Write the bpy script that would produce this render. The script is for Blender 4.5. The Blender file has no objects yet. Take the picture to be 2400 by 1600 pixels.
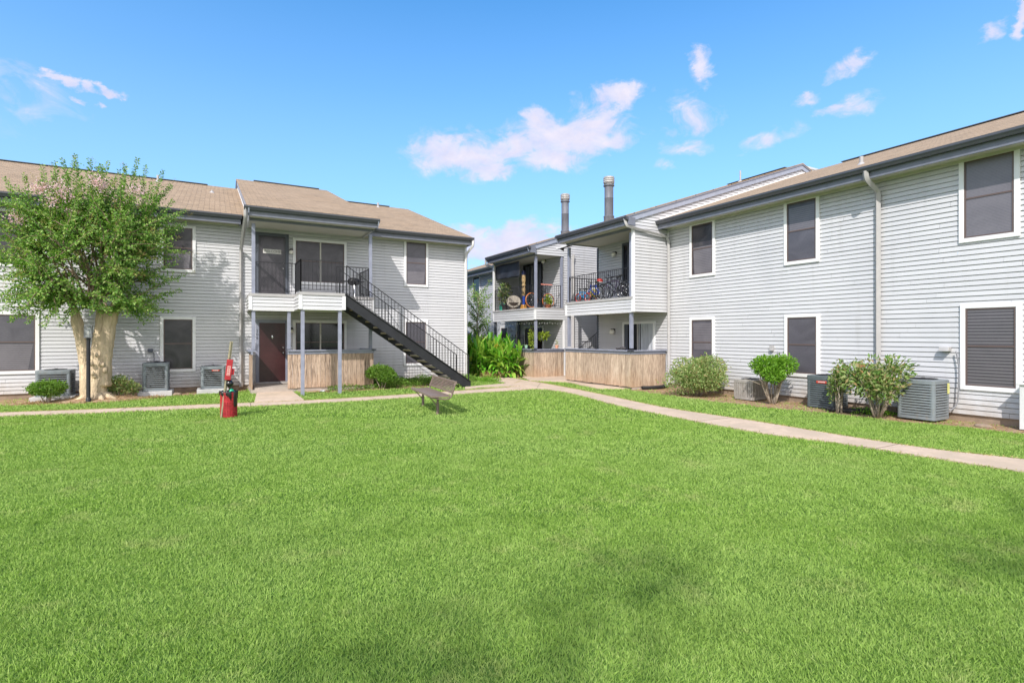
import bpy, bmesh, math, random
import numpy as np
from mathutils import Vector, Matrix
random.seed(7); RNG = np.random.default_rng(7)
sc = bpy.context.scene
COL = sc.collection
R = math.radians
# ------------------------------------------------------------------ survey
# camera stands at the origin; left building runs along +X, right buildings along +Y
H = 1.70; FPX = 1248.0; CX = 1200.0; HY = 787.0
CA, SA = 0.8738, 0.4863
def ray(px, py):
    t = (px-CX)/FPX
    return Vector((CA*t+SA, -SA*t+CA, (HY-py)/FPX))
def G(px, py, z=0.0):
    r = ray(px, py); k = (H-z)/(-r.z)
    return Vector((r.x*k, r.y*k, z))
def onY(px, py, Y):
    r = ray(px, py); k = Y/r.y
    return Vector((r.x*k, Y, H+r.z*k))
def onX(px, py, X):
    r = ray(px, py); k = X/r.x
    return Vector((X, r.y*k, H+r.z*k))
def hit(px, py, p, n):
    r = ray(px, py); o = Vector((0, 0, H)); p = Vector(p); n = Vector(n)
    return o + r*((p-o).dot(n)/r.dot(n))
# ------------------------------------------------------------------ mesh kit
def wloc(o):
    v = Vector((0, 0, 0))
    while o: v += o.location; o = o.parent
    return v
def tag(o, label=None, cat=None, group=None, kind=None):
    if label: o['label'] = label
    if cat: o['category'] = cat
    if group: o['group'] = group
    if kind: o['kind'] = kind
    return o
def thing(name, loc, label, cat, group=None, rz=0):
    o = bpy.data.objects.new(name, None); COL.objects.link(o)
    o.location = loc; o.rotation_euler = (0, 0, rz); o.empty_display_size = .2
    return tag(o, label, cat, group)
class MB:
    def __init__(s): s.v = []; s.f = []; s.uv = {}
    def add(s, vs, fs):
        b = len(s.v); s.v += [tuple(p) for p in vs]
        for f in fs: s.f.append(tuple(b+i for i in f))
    def poly(s, pts, uvs=None):
        b = len(s.v); s.v += [tuple(p) for p in pts]; s.f.append(tuple(range(b, b+len(pts))))
        if uvs: s.uv[len(s.f)-1] = uvs
    def hexa(s, p):  # 8 points: bottom 4, top 4
        s.add(p, [(0, 3, 2, 1), (4, 5, 6, 7), (0, 1, 5, 4), (1, 2, 6, 5), (2, 3, 7, 6), (3, 0, 4, 7)])
    def box(s, x0, x1, y0, y1, z0, z1):
        s.hexa([(x0, y0, z0), (x1, y0, z0), (x1, y1, z0), (x0, y1, z0), (x0, y0, z1), (x1, y0, z1), (x1, y1, z1), (x0, y1, z1)])
    def bar(s, a, b, w, h, up=(0, 0, 1)):  # rectangular bar from a to b
        a = Vector(a); b = Vector(b); d = (b-a).normalized(); u = Vector(up)
        if abs(d.dot(u)) > .99: u = Vector((0, 1, 0))
        x = d.cross(u).normalized()*w/2; y = x.cross(d).normalized()*h/2
        s.hexa([a-x-y, a+x-y, b+x-y, b-x-y, a-x+y, a+x+y, b+x+y, b-x+y])
    def tube(s, pts, r, n=8, cap=True, closed=False):
        pts = [Vector(p) for p in pts]; m = len(pts)
        rs = r if isinstance(r, (list, tuple)) else [r]*m
        b = len(s.v); prev = None
        for i, p in enumerate(pts):
            if closed: d = pts[(i+1) % m]-pts[i-1]
            else: d = pts[min(i+1, m-1)]-pts[max(i-1, 0)]
            d.normalize()
            if prev is None:
                u = Vector((0, 0, 1)) if abs(d.z) < .9 else Vector((1, 0, 0))
                x = d.cross(u).normalized()
            else:
                x = (prev-d*prev.dot(d))
                x = x.normalized() if x.length > 1e-6 else d.orthogonal().normalized()
            prev = x; y = d.cross(x)
            for k in range(n):
                a = 2*math.pi*k/n
                s.v.append(tuple(p+(x*math.cos(a)+y*math.sin(a))*rs[i]))
        for i in range(m if closed else m-1):
            j = (i+1) % m
            for k in range(n):
                l = (k+1) % n
                s.f.append((b+i*n+k, b+i*n+l, b+j*n+l, b+j*n+k))
        if cap and not closed:
            s.f.append(tuple(b+k for k in range(n))[::-1]); s.f.append(tuple(b+(m-1)*n+k for k in range(n)))
    def lathe(s, c, prof, n=20, M=None):
        b = len(s.v); c = Vector(c)
        for r, z in prof:
            for k in range(n):
                a = 2*math.pi*k/n; p = Vector((r*math.cos(a), r*math.sin(a), z))
                if M: p = M @ p
                s.v.append(tuple(c+p))
        for i in range(len(prof)-1):
            for k in range(n):
                l = (k+1) % n
                s.f.append((b+i*n+k, b+i*n+l, b+(i+1)*n+l, b+(i+1)*n+k))
        s.f.append(tuple(b+k for k in range(n))[::-1]); s.f.append(tuple(b+(len(prof)-1)*n+k for k in range(n)))
    def ball(s, c, r, n=12, sq=(1, 1, 1)):
        prof = [(max(1e-4, math.sin(math.pi*i/n)), -math.cos(math.pi*i/n)) for i in range(n+1)]
        s.lathe(c, prof, n, Matrix.Diagonal((r*sq[0], r*sq[1], r*sq[2])))
    def ring(s, c, rad, r, axis='y', n=28, m=6):
        c = Vector(c); pts = []
        for k in range(n):
            a = 2*math.pi*k/n; q = (rad*math.cos(a), rad*math.sin(a))
            pts.append(c+Vector({'y': (q[0], 0, q[1]), 'z': (q[0], q[1], 0), 'x': (0, q[0], q[1])}[axis]))
        s.tube(pts, r, m, False, True)
    def build(s, name, mat, parent=None, local=False, smooth=False, bevel=0, label=None):
        me = bpy.data.meshes.new(name)
        if parent is None:
            a = np.array(s.v); off = Vector(((a[:, 0].min()+a[:, 0].max())/2, (a[:, 1].min()+a[:, 1].max())/2, a[:, 2].min()))
        else: off = Vector((0, 0, 0)) if local else wloc(parent)
        me.from_pydata([(p[0]-off.x, p[1]-off.y, p[2]-off.z) for p in s.v], [], s.f)
        if s.uv:
            L = me.uv_layers.new(name='UVMap')
            for i, pl in enumerate(me.polygons):
                if i in s.uv:
                    for k, li in enumerate(pl.loop_indices): L.data[li].uv = s.uv[i][k]
        me.update()
        if not s.uv:
            bm = bmesh.new(); bm.from_mesh(me); bmesh.ops.recalc_face_normals(bm, faces=bm.faces[:]); bm.to_mesh(me); bm.free()
        if smooth:
            me.polygons.foreach_set('use_smooth', [True]*len(me.polygons))
        o = bpy.data.objects.new(name, me); COL.objects.link(o); me.materials.append(mat)
        if parent is None: o.location = off
        else: o.parent = parent
        if smooth == 'auto':
            md = o.modifiers.new('es', 'EDGE_SPLIT'); md.split_angle = R(40)
        if bevel:
            md = o.modifiers.new('bev', 'BEVEL'); md.width = bevel; md.segments = 2; md.limit_method = 'ANGLE'
        if label: o['label'] = label
        return o
# ------------------------------------------------------------------ materials
def rgb(h):  # sRGB 0-255 -> linear
    return tuple(((c/255)/12.92 if c/255 <= .04045 else ((c/255+.055)/1.055)**2.4) for c in h)+(1,)
class NT:
    def __init__(s, m): s.t = m.node_tree; s.n = s.t.nodes; s.l = s.t.links
    def new(s, ty, **kw):
        n = s.n.new(ty)
        for k, v in kw.items():
            if k in n.inputs.keys() or isinstance(k, int): n.inputs[k].default_value = v
            else: setattr(n, k, v)
        return n
    def ramp(s, fac, stops, interp='LINEAR'):
        n = s.n.new('ShaderNodeValToRGB'); e = n.color_ramp.elements; n.color_ramp.interpolation = interp
        while len(e) > 1: e.remove(e[-1])
        e[0].position = stops[0][0]; e[0].color = stops[0][1]
        for p, c in stops[1:]:
            x = e.new(p); x.color = c
        if fac is not None: s.l.new(fac, n.inputs[0])
        return n.outputs[0]
    def mix(s, fac, a, b, bt='MIX'):
        n = s.n.new('ShaderNodeMix'); n.data_type = 'RGBA'; n.blend_type = bt
        for sock, val in ((n.inputs[0], fac), (n.inputs[6], a), (n.inputs[7], b)):
            if hasattr(val, 'is_output'): s.l.new(val, sock)
            else: sock.default_value = val
        return n.outputs[2]
    def math(s, op, a, b=None, c=None, clamp=False):
        n = s.n.new('ShaderNodeMath'); n.operation = op; n.use_clamp = clamp
        for i, val in enumerate((a, b, c)):
            if val is None: continue
            if hasattr(val, 'is_output'): s.l.new(val, n.inputs[i])
            else: n.inputs[i].default_value = val
        return n.outputs[0]
    def noise(s, scale, vec=None, detail=4, rough=.55, dist=0, out=0):
        n = s.new('ShaderNodeTexNoise'); n.inputs['Scale'].default_value = scale; n.inputs['Detail'].default_value = detail
        n.inputs['Roughness'].default_value = rough; n.inputs['Distortion'].default_value = dist
        if vec is not None: s.l.new(vec, n.inputs['Vector'])
        return n.outputs[out]
    def coord(s, scale=(1, 1, 1), kind='Object'):
        if kind == 'World':
            g = s.new('ShaderNodeNewGeometry'); o = g.outputs['Position']
        else:
            g = s.new('ShaderNodeTexCoord'); o = g.outputs[kind]
        m = s.new('ShaderNodeMapping'); m.inputs['Scale'].default_value = scale; s.l.new(o, m.inputs['Vector'])
        return m.outputs[0]
MATS = {}
def mat(name, base, rough=.6, metal=0, var=0, vscale=3, vdim=(1, 1, 1), bump=0, bscale=30, spec=.4, var2=None, dirt=None, coat=0):
    if name in MATS: return MATS[name]
    m = bpy.data.materials.new(name); m.use_nodes = True; t = NT(m); p = t.n['Principled BSDF']
    c = base if len(base) == 4 else tuple(base)+(1,)
    p.inputs['Roughness'].default_value = rough; p.inputs['Metallic'].default_value = metal
    p.inputs['Specular IOR Level'].default_value = spec; p.inputs['Coat Weight'].default_value = coat
    col = c
    if var:
        w = t.coord(vdim, 'World'); n1 = t.noise(vscale, w, 6, .6)
        lo = tuple(x*(1-var) for x in c[:3])+(1,); hi = tuple(min(1, x*(1+var*.7)) for x in c[:3])+(1,)
        col = t.ramp(n1, [(.3, lo), (.7, hi)])
        if var2:
            n2 = t.noise(vscale*.23, t.coord((1, 1, 1), 'World'), 3, .5)
            col = t.mix(t.ramp(n2, [(.45, (0, 0, 0, 1)), (.62, (1, 1, 1, 1))]), col, tuple(var2)+(1,))
        if dirt:
            n3 = t.noise(vscale*2.1, t.coord((1, 1, .25), 'World'), 5, .65)
            col = t.mix(t.math('MULTIPLY', t.ramp(n3, [(.55, (0, 0, 0, 1)), (.8, (1, 1, 1, 1))]), .55), col, tuple(dirt)+(1,))
        t.l.new(col, p.inputs['Base Color'])
    else: p.inputs['Base Color'].default_value = c
    if bump:
        bd = .05 if 'bark' in name else .01
        nb = t.noise(bscale, t.coord(vdim, 'World'), 5, .6)
        b = t.new('ShaderNodeBump'); b.inputs['Strength'].default_value = bump; b.inputs['Distance'].default_value = bd
        t.l.new(nb, b.inputs['Height']); t.l.new(b.outputs[0], p.inputs['Normal'])
    MATS[name] = m; return m
def m_siding():
    m = bpy.data.materials.new('vinyl_siding'); m.use_nodes = True; t = NT(m); p = t.n['Principled BSDF']
    n1 = t.noise(.9, t.coord((1, 1, .5), 'World'), 5, .6); n2 = t.noise(2.2, t.coord((2.2, 2.2, .16), 'World'), 6, .62); n3 = t.noise(5, t.coord((1, 1, 1), 'World'), 5, .7)
    c = t.ramp(n1, [(.3, (.505, .505, .53, 1)), (.7, (.57, .565, .585, 1))])
    c = t.mix(t.math('MULTIPLY', t.ramp(n2, [(.56, (0, 0, 0, 1)), (.78, (1, 1, 1, 1))]), .45), c, (.40, .39, .385, 1))       # water streaks
    g = t.new('ShaderNodeNewGeometry'); sx = t.new('ShaderNodeSeparateXYZ'); t.l.new(g.outputs['Position'], sx.inputs[0])
    f = t.math('MULTIPLY', t.math('SUBTRACT', t.math('MULTIPLY', n3, 1.35), t.math('MULTIPLY', sx.outputs['Z'], 1.25), clamp=True), 1.5, clamp=True)
    c = t.mix(t.math('MULTIPLY', f, .6), c, (.36, .29, .22, 1))   # soil splashed on the lowest boards
    c = t.mix(.22, c, t.ramp(g.outputs['Random Per Island'], [(0, (.42, .42, .42, 1)), (1, (.58, .58, .58, 1))]), 'OVERLAY')
    t.l.new(c, p.inputs['Base Color']); p.inputs['Roughness'].default_value = .45; p.inputs['Specular IOR Level'].default_value = .4
    b = t.new('ShaderNodeBump'); b.inputs['Strength'].default_value = .22; b.inputs['Distance'].default_value = .02; t.l.new(t.noise(2.6, t.coord((1, 1, 3), 'World'), 3, .5), b.inputs['Height']); t.l.new(b.outputs[0], p.inputs['Normal']); return m
SIDING = m_siding()
WHITE = mat('white_trim', (.76, .755, .77), .45, var=.05, vscale=4, bump=.05)
SOFFIT = mat('soffit_paint', (.56, .54, .49), .7, var=.06, vscale=3)
SLATE = mat('slate_blue_paint', (.255, .27, .345), .5, var=.16, vscale=5, bump=.15, bscale=25)
RAKE = mat('pale_slate_paint', (.32, .345, .43), .5, var=.12, vscale=4)
MSLATE = mat('mid_slate_paint', (.17, .18, .225), .5, var=.14, vscale=5)
DSLATE = mat('dark_slate_paint', (.085, .095, .12), .5, var=.12, vscale=5)
GUTTER = mat('gutter_metal', (.060, .063, .076), .32, var=.1, vscale=6, spec=.6)
SPOUT = mat('downspout_metal', (.40, .385, .385), .45, var=.1, vscale=6)
SPOUTW = mat('pale_downspout_metal', (.66, .65, .65), .45, var=.08, vscale=6)
IRON = mat('black_iron', (.018, .018, .022), .45, var=.3, vscale=30)
STEEL = mat('stair_steel', (.020, .021, .026), .5, var=.3, vscale=4, bump=.1)
CONC = mat('concrete_walk', (.56, .435, .335), .9, var=.14, vscale=7, bump=.5, bscale=90, var2=(.48, .38, .29), dirt=(.33, .25, .18))
SLAB = mat('concrete_slab', (.40, .345, .30), .9, var=.16, vscale=5, bump=.4, bscale=60)
FOUND = mat('foundation_concrete', (.30, .225, .165), .95, var=.3, vscale=5, bump=.6, bscale=30)
BARK = mat('smooth_tan_bark', (.60, .47, .32), .8, var=.38, vscale=3.2, vdim=(3, 3, .6), bump=.9, bscale=9, dirt=(.28, .19, .12))
STEM = mat('grey_stem_bark', (.36, .30, .24), .85, var=.3, vscale=20)
TREAD = mat('tan_tread', (.42, .36, .27), .8, var=.15, vscale=8)
BRASS = mat('brass', (.6, .5, .3), .3, metal=.8)
CHROME = mat('chrome', (.6, .6, .62), .25, metal=.9)
GLOBE = mat('white_globe_glass', (.75, .72, .66), .25, var=.04)
RUBBER = mat('black_rubber', (.02, .02, .021), .7)
PLASTIC = mat('black_bag_plastic', (.012, .012, .014), .28, spec=.6)
DARKDOOR = mat('screen_door_paint', (.030, .028, .033), .3, var=.2, vscale=4, spec=.5)
MAROON = mat('maroon_door_paint', (.052, .016, .018), .32, var=.45, vscale=1.6, spec=.5)
BLACKDOOR = mat('black_door_frame', (.02, .02, .024), .4)
BENCH = mat('taupe_bench_coating', (.21, .155, .13), .5, var=.12, vscale=12)
RED = mat('red_coated_metal', (.40, .026, .034), .5, var=.25, vscale=9, dirt=(.40, .16, .10))
WORNRED = mat('worn_red_paint', (.42, .09, .07), .6, var=.5, vscale=22)
POSTGALV = mat('weathered_post', (.34, .30, .2), .6, var=.25, vscale=12)
BROWNFR = mat('brown_window_frame', (.12, .085, .08), .5)
def m_shingle():
    m = bpy.data.materials.new('tan_shingle'); m.use_nodes = True; t = NT(m); p = t.n['Principled BSDF']
    uv = t.new('ShaderNodeUVMap').outputs[0]
    w = t.noise(1.1, uv, 3, .5, out=1)
    v2 = t.new('ShaderNodeVectorMath', operation='MULTIPLY_ADD'); t.l.new(w, v2.inputs[0]); v2.inputs[1].default_value = (.05, .05, 0); t.l.new(uv, v2.inputs[2])
    b = t.new('ShaderNodeTexBrick'); t.l.new(v2.outputs[0], b.inputs['Vector'])
    b.offset = .5; b.inputs['Scale'].default_value = 1; b.inputs['Brick Width'].default_value = .30; b.inputs['Row Height'].default_value = .135
    b.inputs['Mortar Size'].default_value = .007; b.inputs['Mortar Smooth'].default_value = .3; b.inputs['Bias'].default_value = -.1
    b.inputs['Color1'].default_value = (.38, .275, .185, 1); b.inputs['Color2'].default_value = (.25, .185, .128, 1); b.inputs['Mortar'].default_value = (.11, .085, .065, 1)
    n = t.noise(45, uv, 4, .6); n2 = t.noise(.7, uv, 4, .6); n3 = t.noise(9, uv, 3, .6)
    c = t.mix(.5, b.outputs[0], t.ramp(n, [(.3, (.30, .30, .30, 1)), (.7, (.75, .75, .75, 1))]), 'OVERLAY')
    c = t.mix(t.ramp(n2, [(.35, (0, 0, 0, 1)), (.7, (.5, .5, .5, 1))]), c, (.36, .275, .20, 1))
    c = t.mix(.35, c, t.ramp(n3, [(.3, (.3, .3, .3, 1)), (.7, (.72, .70, .68, 1))]), 'OVERLAY')
    t.l.new(c, p.inputs['Base Color']); p.inputs['Roughness'].default_value = .95; p.inputs['Specular IOR Level'].default_value = .15
    bp = t.new('ShaderNodeBump'); bp.inputs['Strength'].default_value = .8; bp.inputs['Distance'].default_value = .02
    h = t.math('ADD', t.math('MULTIPLY', b.outputs['Fac'], -1.0), t.math('MULTIPLY', n, .35)); t.l.new(h, bp.inputs['Height']); t.l.new(bp.outputs[0], p.inputs['Normal'])
    return m
SHINGLE = m_shingle()
def m_wood(name, c1, c2, c3, stain):
    m = bpy.data.materials.new(name); m.use_nodes = True; t = NT(m); p = t.n['Principled BSDF']
    g = t.new('ShaderNodeNewGeometry'); rnd = g.outputs['Random Per Island']
    n = t.noise(7, t.coord((5, 5, .35), 'World'), 7, .7, .6); n2 = t.noise(26, t.coord((4, 4, .3), 'World'), 5, .65)
    c = t.ramp(n, [(.36, c3), (.49, c2), (.60, c1)])
    c = t.mix(.7, c, t.ramp(n2, [(.3, (.25, .25, .25, 1)), (.7, (.72, .72, .72, 1))]), 'OVERLAY')
    c = t.mix(.6, c, t.ramp(rnd, [(0, (.36, .35, .34, 1)), (1, (.66, .65, .64, 1))]), 'OVERLAY')
    sx = t.new('ShaderNodeSeparateXYZ'); t.l.new(g.outputs['Position'], sx.inputs[0])
    n3 = t.noise(2.5, t.coord((1, 1, .5), 'World'), 4, .6)
    f = t.math('MULTIPLY', t.math('SUBTRACT', t.math('MULTIPLY', n3, 1.1), sx.outputs['Z'], clamp=True), stain, clamp=True)
    c = t.mix(f, c, (.46, .25, .12, 1))
    t.l.new(c, p.inputs['Base Color']); p.inputs['Roughness'].default_value = .85; p.inputs['Specular IOR Level'].default_value = .2
    b = t.new('ShaderNodeBump'); b.inputs['Strength'].default_value = .5; b.inputs['Distance'].default_value = .008; t.l.new(n2, b.inputs['Height']); t.l.new(b.outputs[0], p.inputs['Normal'])
    return m
WOOD = m_wood('weathered_fence_wood', (.52, .395, .31, 1), (.42, .315, .245, 1), (.17, .12, .095, 1), .5)
WOOD2 = m_wood('pinkish_fence_wood', (.54, .43, .335, 1), (.45, .35, .27, 1), (.24, .18, .135, 1), .6)
def m_pane(name, top, bot, blinds=0, rough=.22):
    m = bpy.data.materials.new(name); m.use_nodes = True; t = NT(m); p = t.n['Principled BSDF']
    n = t.noise(1.6, t.coord((1, 1, 1.4), 'World'), 3, .5, 1.2); w = t.noise(90, t.coord((.25, .25, 1), 'World'), 2, .5)
    c = t.ramp(n, [(.32, tuple(bot)+(1,)), (.68, tuple(top)+(1,))])
    c = t.mix(.25, c, t.ramp(w, [(.3, (.3, .3, .3, 1)), (.7, (.7, .7, .7, 1))]), 'OVERLAY')
    if blinds:
        g = t.new('ShaderNodeNewGeometry'); sx = t.new('ShaderNodeSeparateXYZ'); t.l.new(g.outputs['Position'], sx.inputs[0])
        s = t.math('SINE', t.math('MULTIPLY', sx.outputs['Z'], 2*math.pi/blinds))
        c = t.mix(t.ramp(s, [(.35, (0, 0, 0, 1)), (.85, (.75, .75, .75, 1))]), c, (.20, .185, .20, 1))
    t.l.new(c, p.inputs['Base Color']); p.inputs['Roughness'].default_value = rough; p.inputs['Specular IOR Level'].default_value = .5
    return m
PANE = m_pane('solar_screen_pane', (.108, .102, .122), (.078, .073, .090))
PANEB = m_pane('solar_screen_with_blinds', (.09, .08, .092), (.075, .068, .078), .062)
PANEF = m_pane('solar_screen_fine_blinds', (.155, .142, .165), (.125, .115, .135), .028)
PANEL = m_pane('drawn_blind_behind_screen', (.145, .134, .155), (.115, .106, .125), .05)
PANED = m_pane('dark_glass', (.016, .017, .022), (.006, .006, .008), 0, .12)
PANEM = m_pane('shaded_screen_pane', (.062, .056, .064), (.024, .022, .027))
def m_leaf(name, cols, trans=.35, rough=.5):
    m = bpy.data.materials.new(name); m.use_nodes = True; t = NT(m); t.n.remove(t.n['Principled BSDF']); out = t.n['Material Output']
    g = t.new('ShaderNodeNewGeometry'); n = t.noise(3.0, t.coord((1, 1, 1), 'World'), 2, .5)
    f = t.math('ADD', t.math('MULTIPLY', g.outputs['Random Per Island'], .75), t.math('MULTIPLY', n, .3))
    k = len(cols); c = t.ramp(f, [(i/(k-1), tuple(cols[i])+(1,)) for i in range(k)])
    p = t.new('ShaderNodeBsdfPrincipled'); p.inputs['Roughness'].default_value = rough; p.inputs['Specular IOR Level'].default_value = .35; t.l.new(c, p.inputs['Base Color'])
    tr = t.new('ShaderNodeBsdfTranslucent'); t.l.new(t.mix(1.0, c, (1.0, 1.1, .5, 1), 'MULTIPLY'), tr.inputs[0])
    mx = t.new('ShaderNodeMixShader'); mx.inputs[0].default_value = trans; t.l.new(p.outputs[0], mx.inputs[1]); t.l.new(tr.outputs[0], mx.inputs[2]); t.l.new(mx.outputs[0], out.inputs[0])
    return m
CRAPE = m_leaf('crape_leaf', [(.06, .15, .035), (.15, .31, .055), (.28, .46, .10), (.50, .58, .18)])
CRAPETIP = m_leaf('crape_seed_tip', [(.30, .30, .07), (.44, .36, .12), (.50, .34, .18)])
PINK = m_leaf('pink_blossom', [(.68, .42, .50), (.80, .52, .62), (.86, .68, .74)])
BOX = m_leaf('boxwood_leaf', [(.06, .14, .02), (.12, .25, .03), (.19, .34, .05), (.26, .36, .08)])
INDH = m_leaf('hawthorn_leaf', [(.09, .17, .04), (.19, .30, .08), (.32, .43, .15), (.44, .48, .22), (.42, .18, .09)])
BRIGHT = m_leaf('bright_shrub_leaf', [(.10, .24, .02), (.17, .36, .03), (.26, .46, .05)])
PHOT = m_leaf('mixed_shrub_leaf', [(.06, .13, .03), (.13, .25, .05), (.25, .36, .10), (.36, .38, .18), (.42, .13, .06)])
CANNA = m_leaf('canna_leaf', [(.04, .17, .015), (.10, .33, .025), (.20, .47, .045), (.36, .55, .09), (.52, .54, .12)], .3, .32)
YELLOWG = m_leaf('yellow_green_leaf', [(.20, .30, .04), (.34, .44, .06), (.52, .56, .12)])
DARKG = m_leaf('dark_green_leaf', [(.02, .06, .015), (.04, .11, .025), (.08, .18, .04)])
ORANGEFL = m_leaf('orange_flower', [(.7, .25, .04), (.8, .38, .08)])
DEADL = m_leaf('dry_leaf', [(.26, .15, .06), (.38, .25, .12), (.48, .36, .2)], .15)
DRYG = m_leaf('dry_grass', [(.26, .17, .06), (.44, .33, .13), (.50, .44, .20), (.36, .42, .12)], .2)
# ------------------------------------------------------------------ foliage kit
def np_mesh(name, V, F, m, parent=None, off=None, smooth=False):
    me = bpy.data.meshes.new(name)
    off = np.array(wloc(parent) if parent is not None else (off if off is not None else (0, 0, 0)))
    V = V-off; k = F.shape[1]
    me.vertices.add(len(V)); me.vertices.foreach_set('co', V.astype('f4').ravel())
    me.loops.add(F.size); me.loops.foreach_set('vertex_index', F.astype('i4').ravel())
    me.polygons.add(len(F)); me.polygons.foreach_set('loop_start', np.arange(0, F.size, k, dtype='i4')); me.polygons.foreach_set('loop_total', np.full(len(F), k, dtype='i4'))
    me.update(calc_edges=True); me.materials.append(m)
    if smooth: me.polygons.foreach_set('use_smooth', np.ones(len(F), dtype=bool))
    o = bpy.data.objects.new(name, me); COL.objects.link(o)
    if parent is not None: o.parent = parent
    else: o.location = tuple(off)
    return o
def norm(a): return a/np.maximum(np.linalg.norm(a, axis=1, keepdims=True), 1e-9)
def leaf_geo(P, D, L, W, fold=.25, N=None):
    """each leaf: folded rhombus with bent tip. P base points, D directions, L length, W width"""
    n = len(P); D = norm(D)
    up = N if N is not None else norm(RNG.normal(size=(n, 3))+np.array([0, 0, .6]))
    S = norm(np.cross(D, up)); U = np.cross(S, D)
    L = np.broadcast_to(L, (n,))[:, None]; W = np.broadcast_to(W, (n,))[:, None]
    b = P; tip = P+D*L-U*L*.12; mid = P+D*L*.5
    l = mid-S*W*.5+U*W*fold; r = mid+S*W*.5+U*W*fold
    V = np.stack([b, r, tip, l], 1).reshape(-1, 3)
    i = np.arange(n)[:, None]*4
    F = np.concatenate([i+np.array([[0, 1, 2]]), i+np.array([[0, 2, 3]])], 1).reshape(-1, 3)
    return V, F
def merge(parts):
    Vs = []; Fs = []; o = 0
    for V, F in parts: Vs.append(V); Fs.append(F+o); o += len(V)
    return np.concatenate(Vs), np.concatenate(Fs)
def shrub(name, c, rx, ry, zc, rz, n, L, m, label, cat='shrub', group=None, stems=6, holes=.25, W=.5, base=None, lobes=7, stemr=.012):
    c = Vector(c); t = thing(name, (c.x, c.y, 0), label, cat, group)
    lob = []
    for k in range(lobes):
        a = 2*math.pi*k/lobes+random.uniform(-.4, .4); q = random.uniform(.35, .6)
        lob.append((math.cos(a)*q, math.sin(a)*q, random.uniform(-.35, .4), random.uniform(.42, .6)))
    lob.append((0, 0, .15, .7)); lob = np.array(lob)
    n = int(n*1.25); L = L*1.42; k = RNG.integers(0, len(lob), n); d = norm(RNG.normal(size=(n, 3)))
    rad = lob[k, 3]*(1-holes*RNG.random(n)**2*1.6)
    q = lob[k, :3]+d*rad[:, None]
    q = q*(1+.22*np.maximum(0, RNG.random(n)-.8)/.2*RNG.random(n))[:, None]; P = q*np.array([rx, ry, rz])*1.04+np.array([c.x, c.y, zc]); P[:, 2] = np.maximum(P[:, 2], .03)
    D = d*.7+RNG.normal(size=(n, 3))*.6+np.array([0, 0, .25])
    ll = L*RNG.uniform(.6, 1.25, n)
    V, F = leaf_geo(P, D, ll, ll*W); np_mesh('foliage', V, F, m, t)
    mb = MB()
    for s in range(stems):
        a = random.uniform(0, 6.28); e = Vector((c.x+math.cos(a)*rx*random.uniform(.3, .75), c.y+math.sin(a)*ry*random.uniform(.3, .75), zc+rz*random.uniform(-.3, .5)))
        b0 = Vector((c.x+math.cos(a)*.05, c.y+math.sin(a)*.05, -.02)); mid = b0.lerp(e, .5)+Vector((random.uniform(-.06, .06), random.uniform(-.06, .06), .04))
        mb.tube([b0, b0.lerp(mid, .5)+Vector((random.uniform(-.02, .02), random.uniform(-.02, .02), 0)), mid, e], [stemr*1.5, stemr*1.3, stemr, stemr*.4], 6)
        for q in range(2):
            e2 = mid+Vector((random.uniform(-1, 1)*rx*.6, random.uniform(-1, 1)*ry*.6, random.uniform(.1, .9)*rz))
            mb.tube([mid, mid.lerp(e2, .5)+Vector((0, 0, .02)), e2], [stemr*.7, stemr*.5, stemr*.25], 5)
    mb.build('stem', STEM, t, smooth=True)
    return t
# ------------------------------------------------------------------ building kit
PITCH = .1016
class Fr:
    def __init__(s, O, a, n): s.O = Vector((O[0], O[1], 0)); s.a = Vector((a[0], a[1], 0)); s.n = Vector((n[0], n[1], 0))
    def P(s, t, o, z): return s.O+s.a*t+s.n*o+Vector((0, 0, z))
    def box(s, mb, s0, s1, o0, o1, z0, z1):
        mb.hexa([s.P(s0, o0, z0), s.P(s1, o0, z0), s.P(s1, o1, z0), s.P(s0, o1, z0), s.P(s0, o0, z1), s.P(s1, o0, z1), s.P(s1, o1, z1), s.P(s0, o1, z1)])
    def px(s, x, y, o=0):
        if abs(s.a.x) > .5: p = onY(x, y, s.O.y+s.n.y*o); return p.x, p.z
        p = onX(x, y, s.O.x+s.n.x*o); return p.y, p.z
    def side(s, t, sign):  # frame of a wall at right angles; its s coordinate is the outward distance o
        p = s.P(t, 0, 0); return Fr((p.x, p.y), (s.n.x, s.n.y), (s.a.x*sign, s.a.y*sign))
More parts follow.
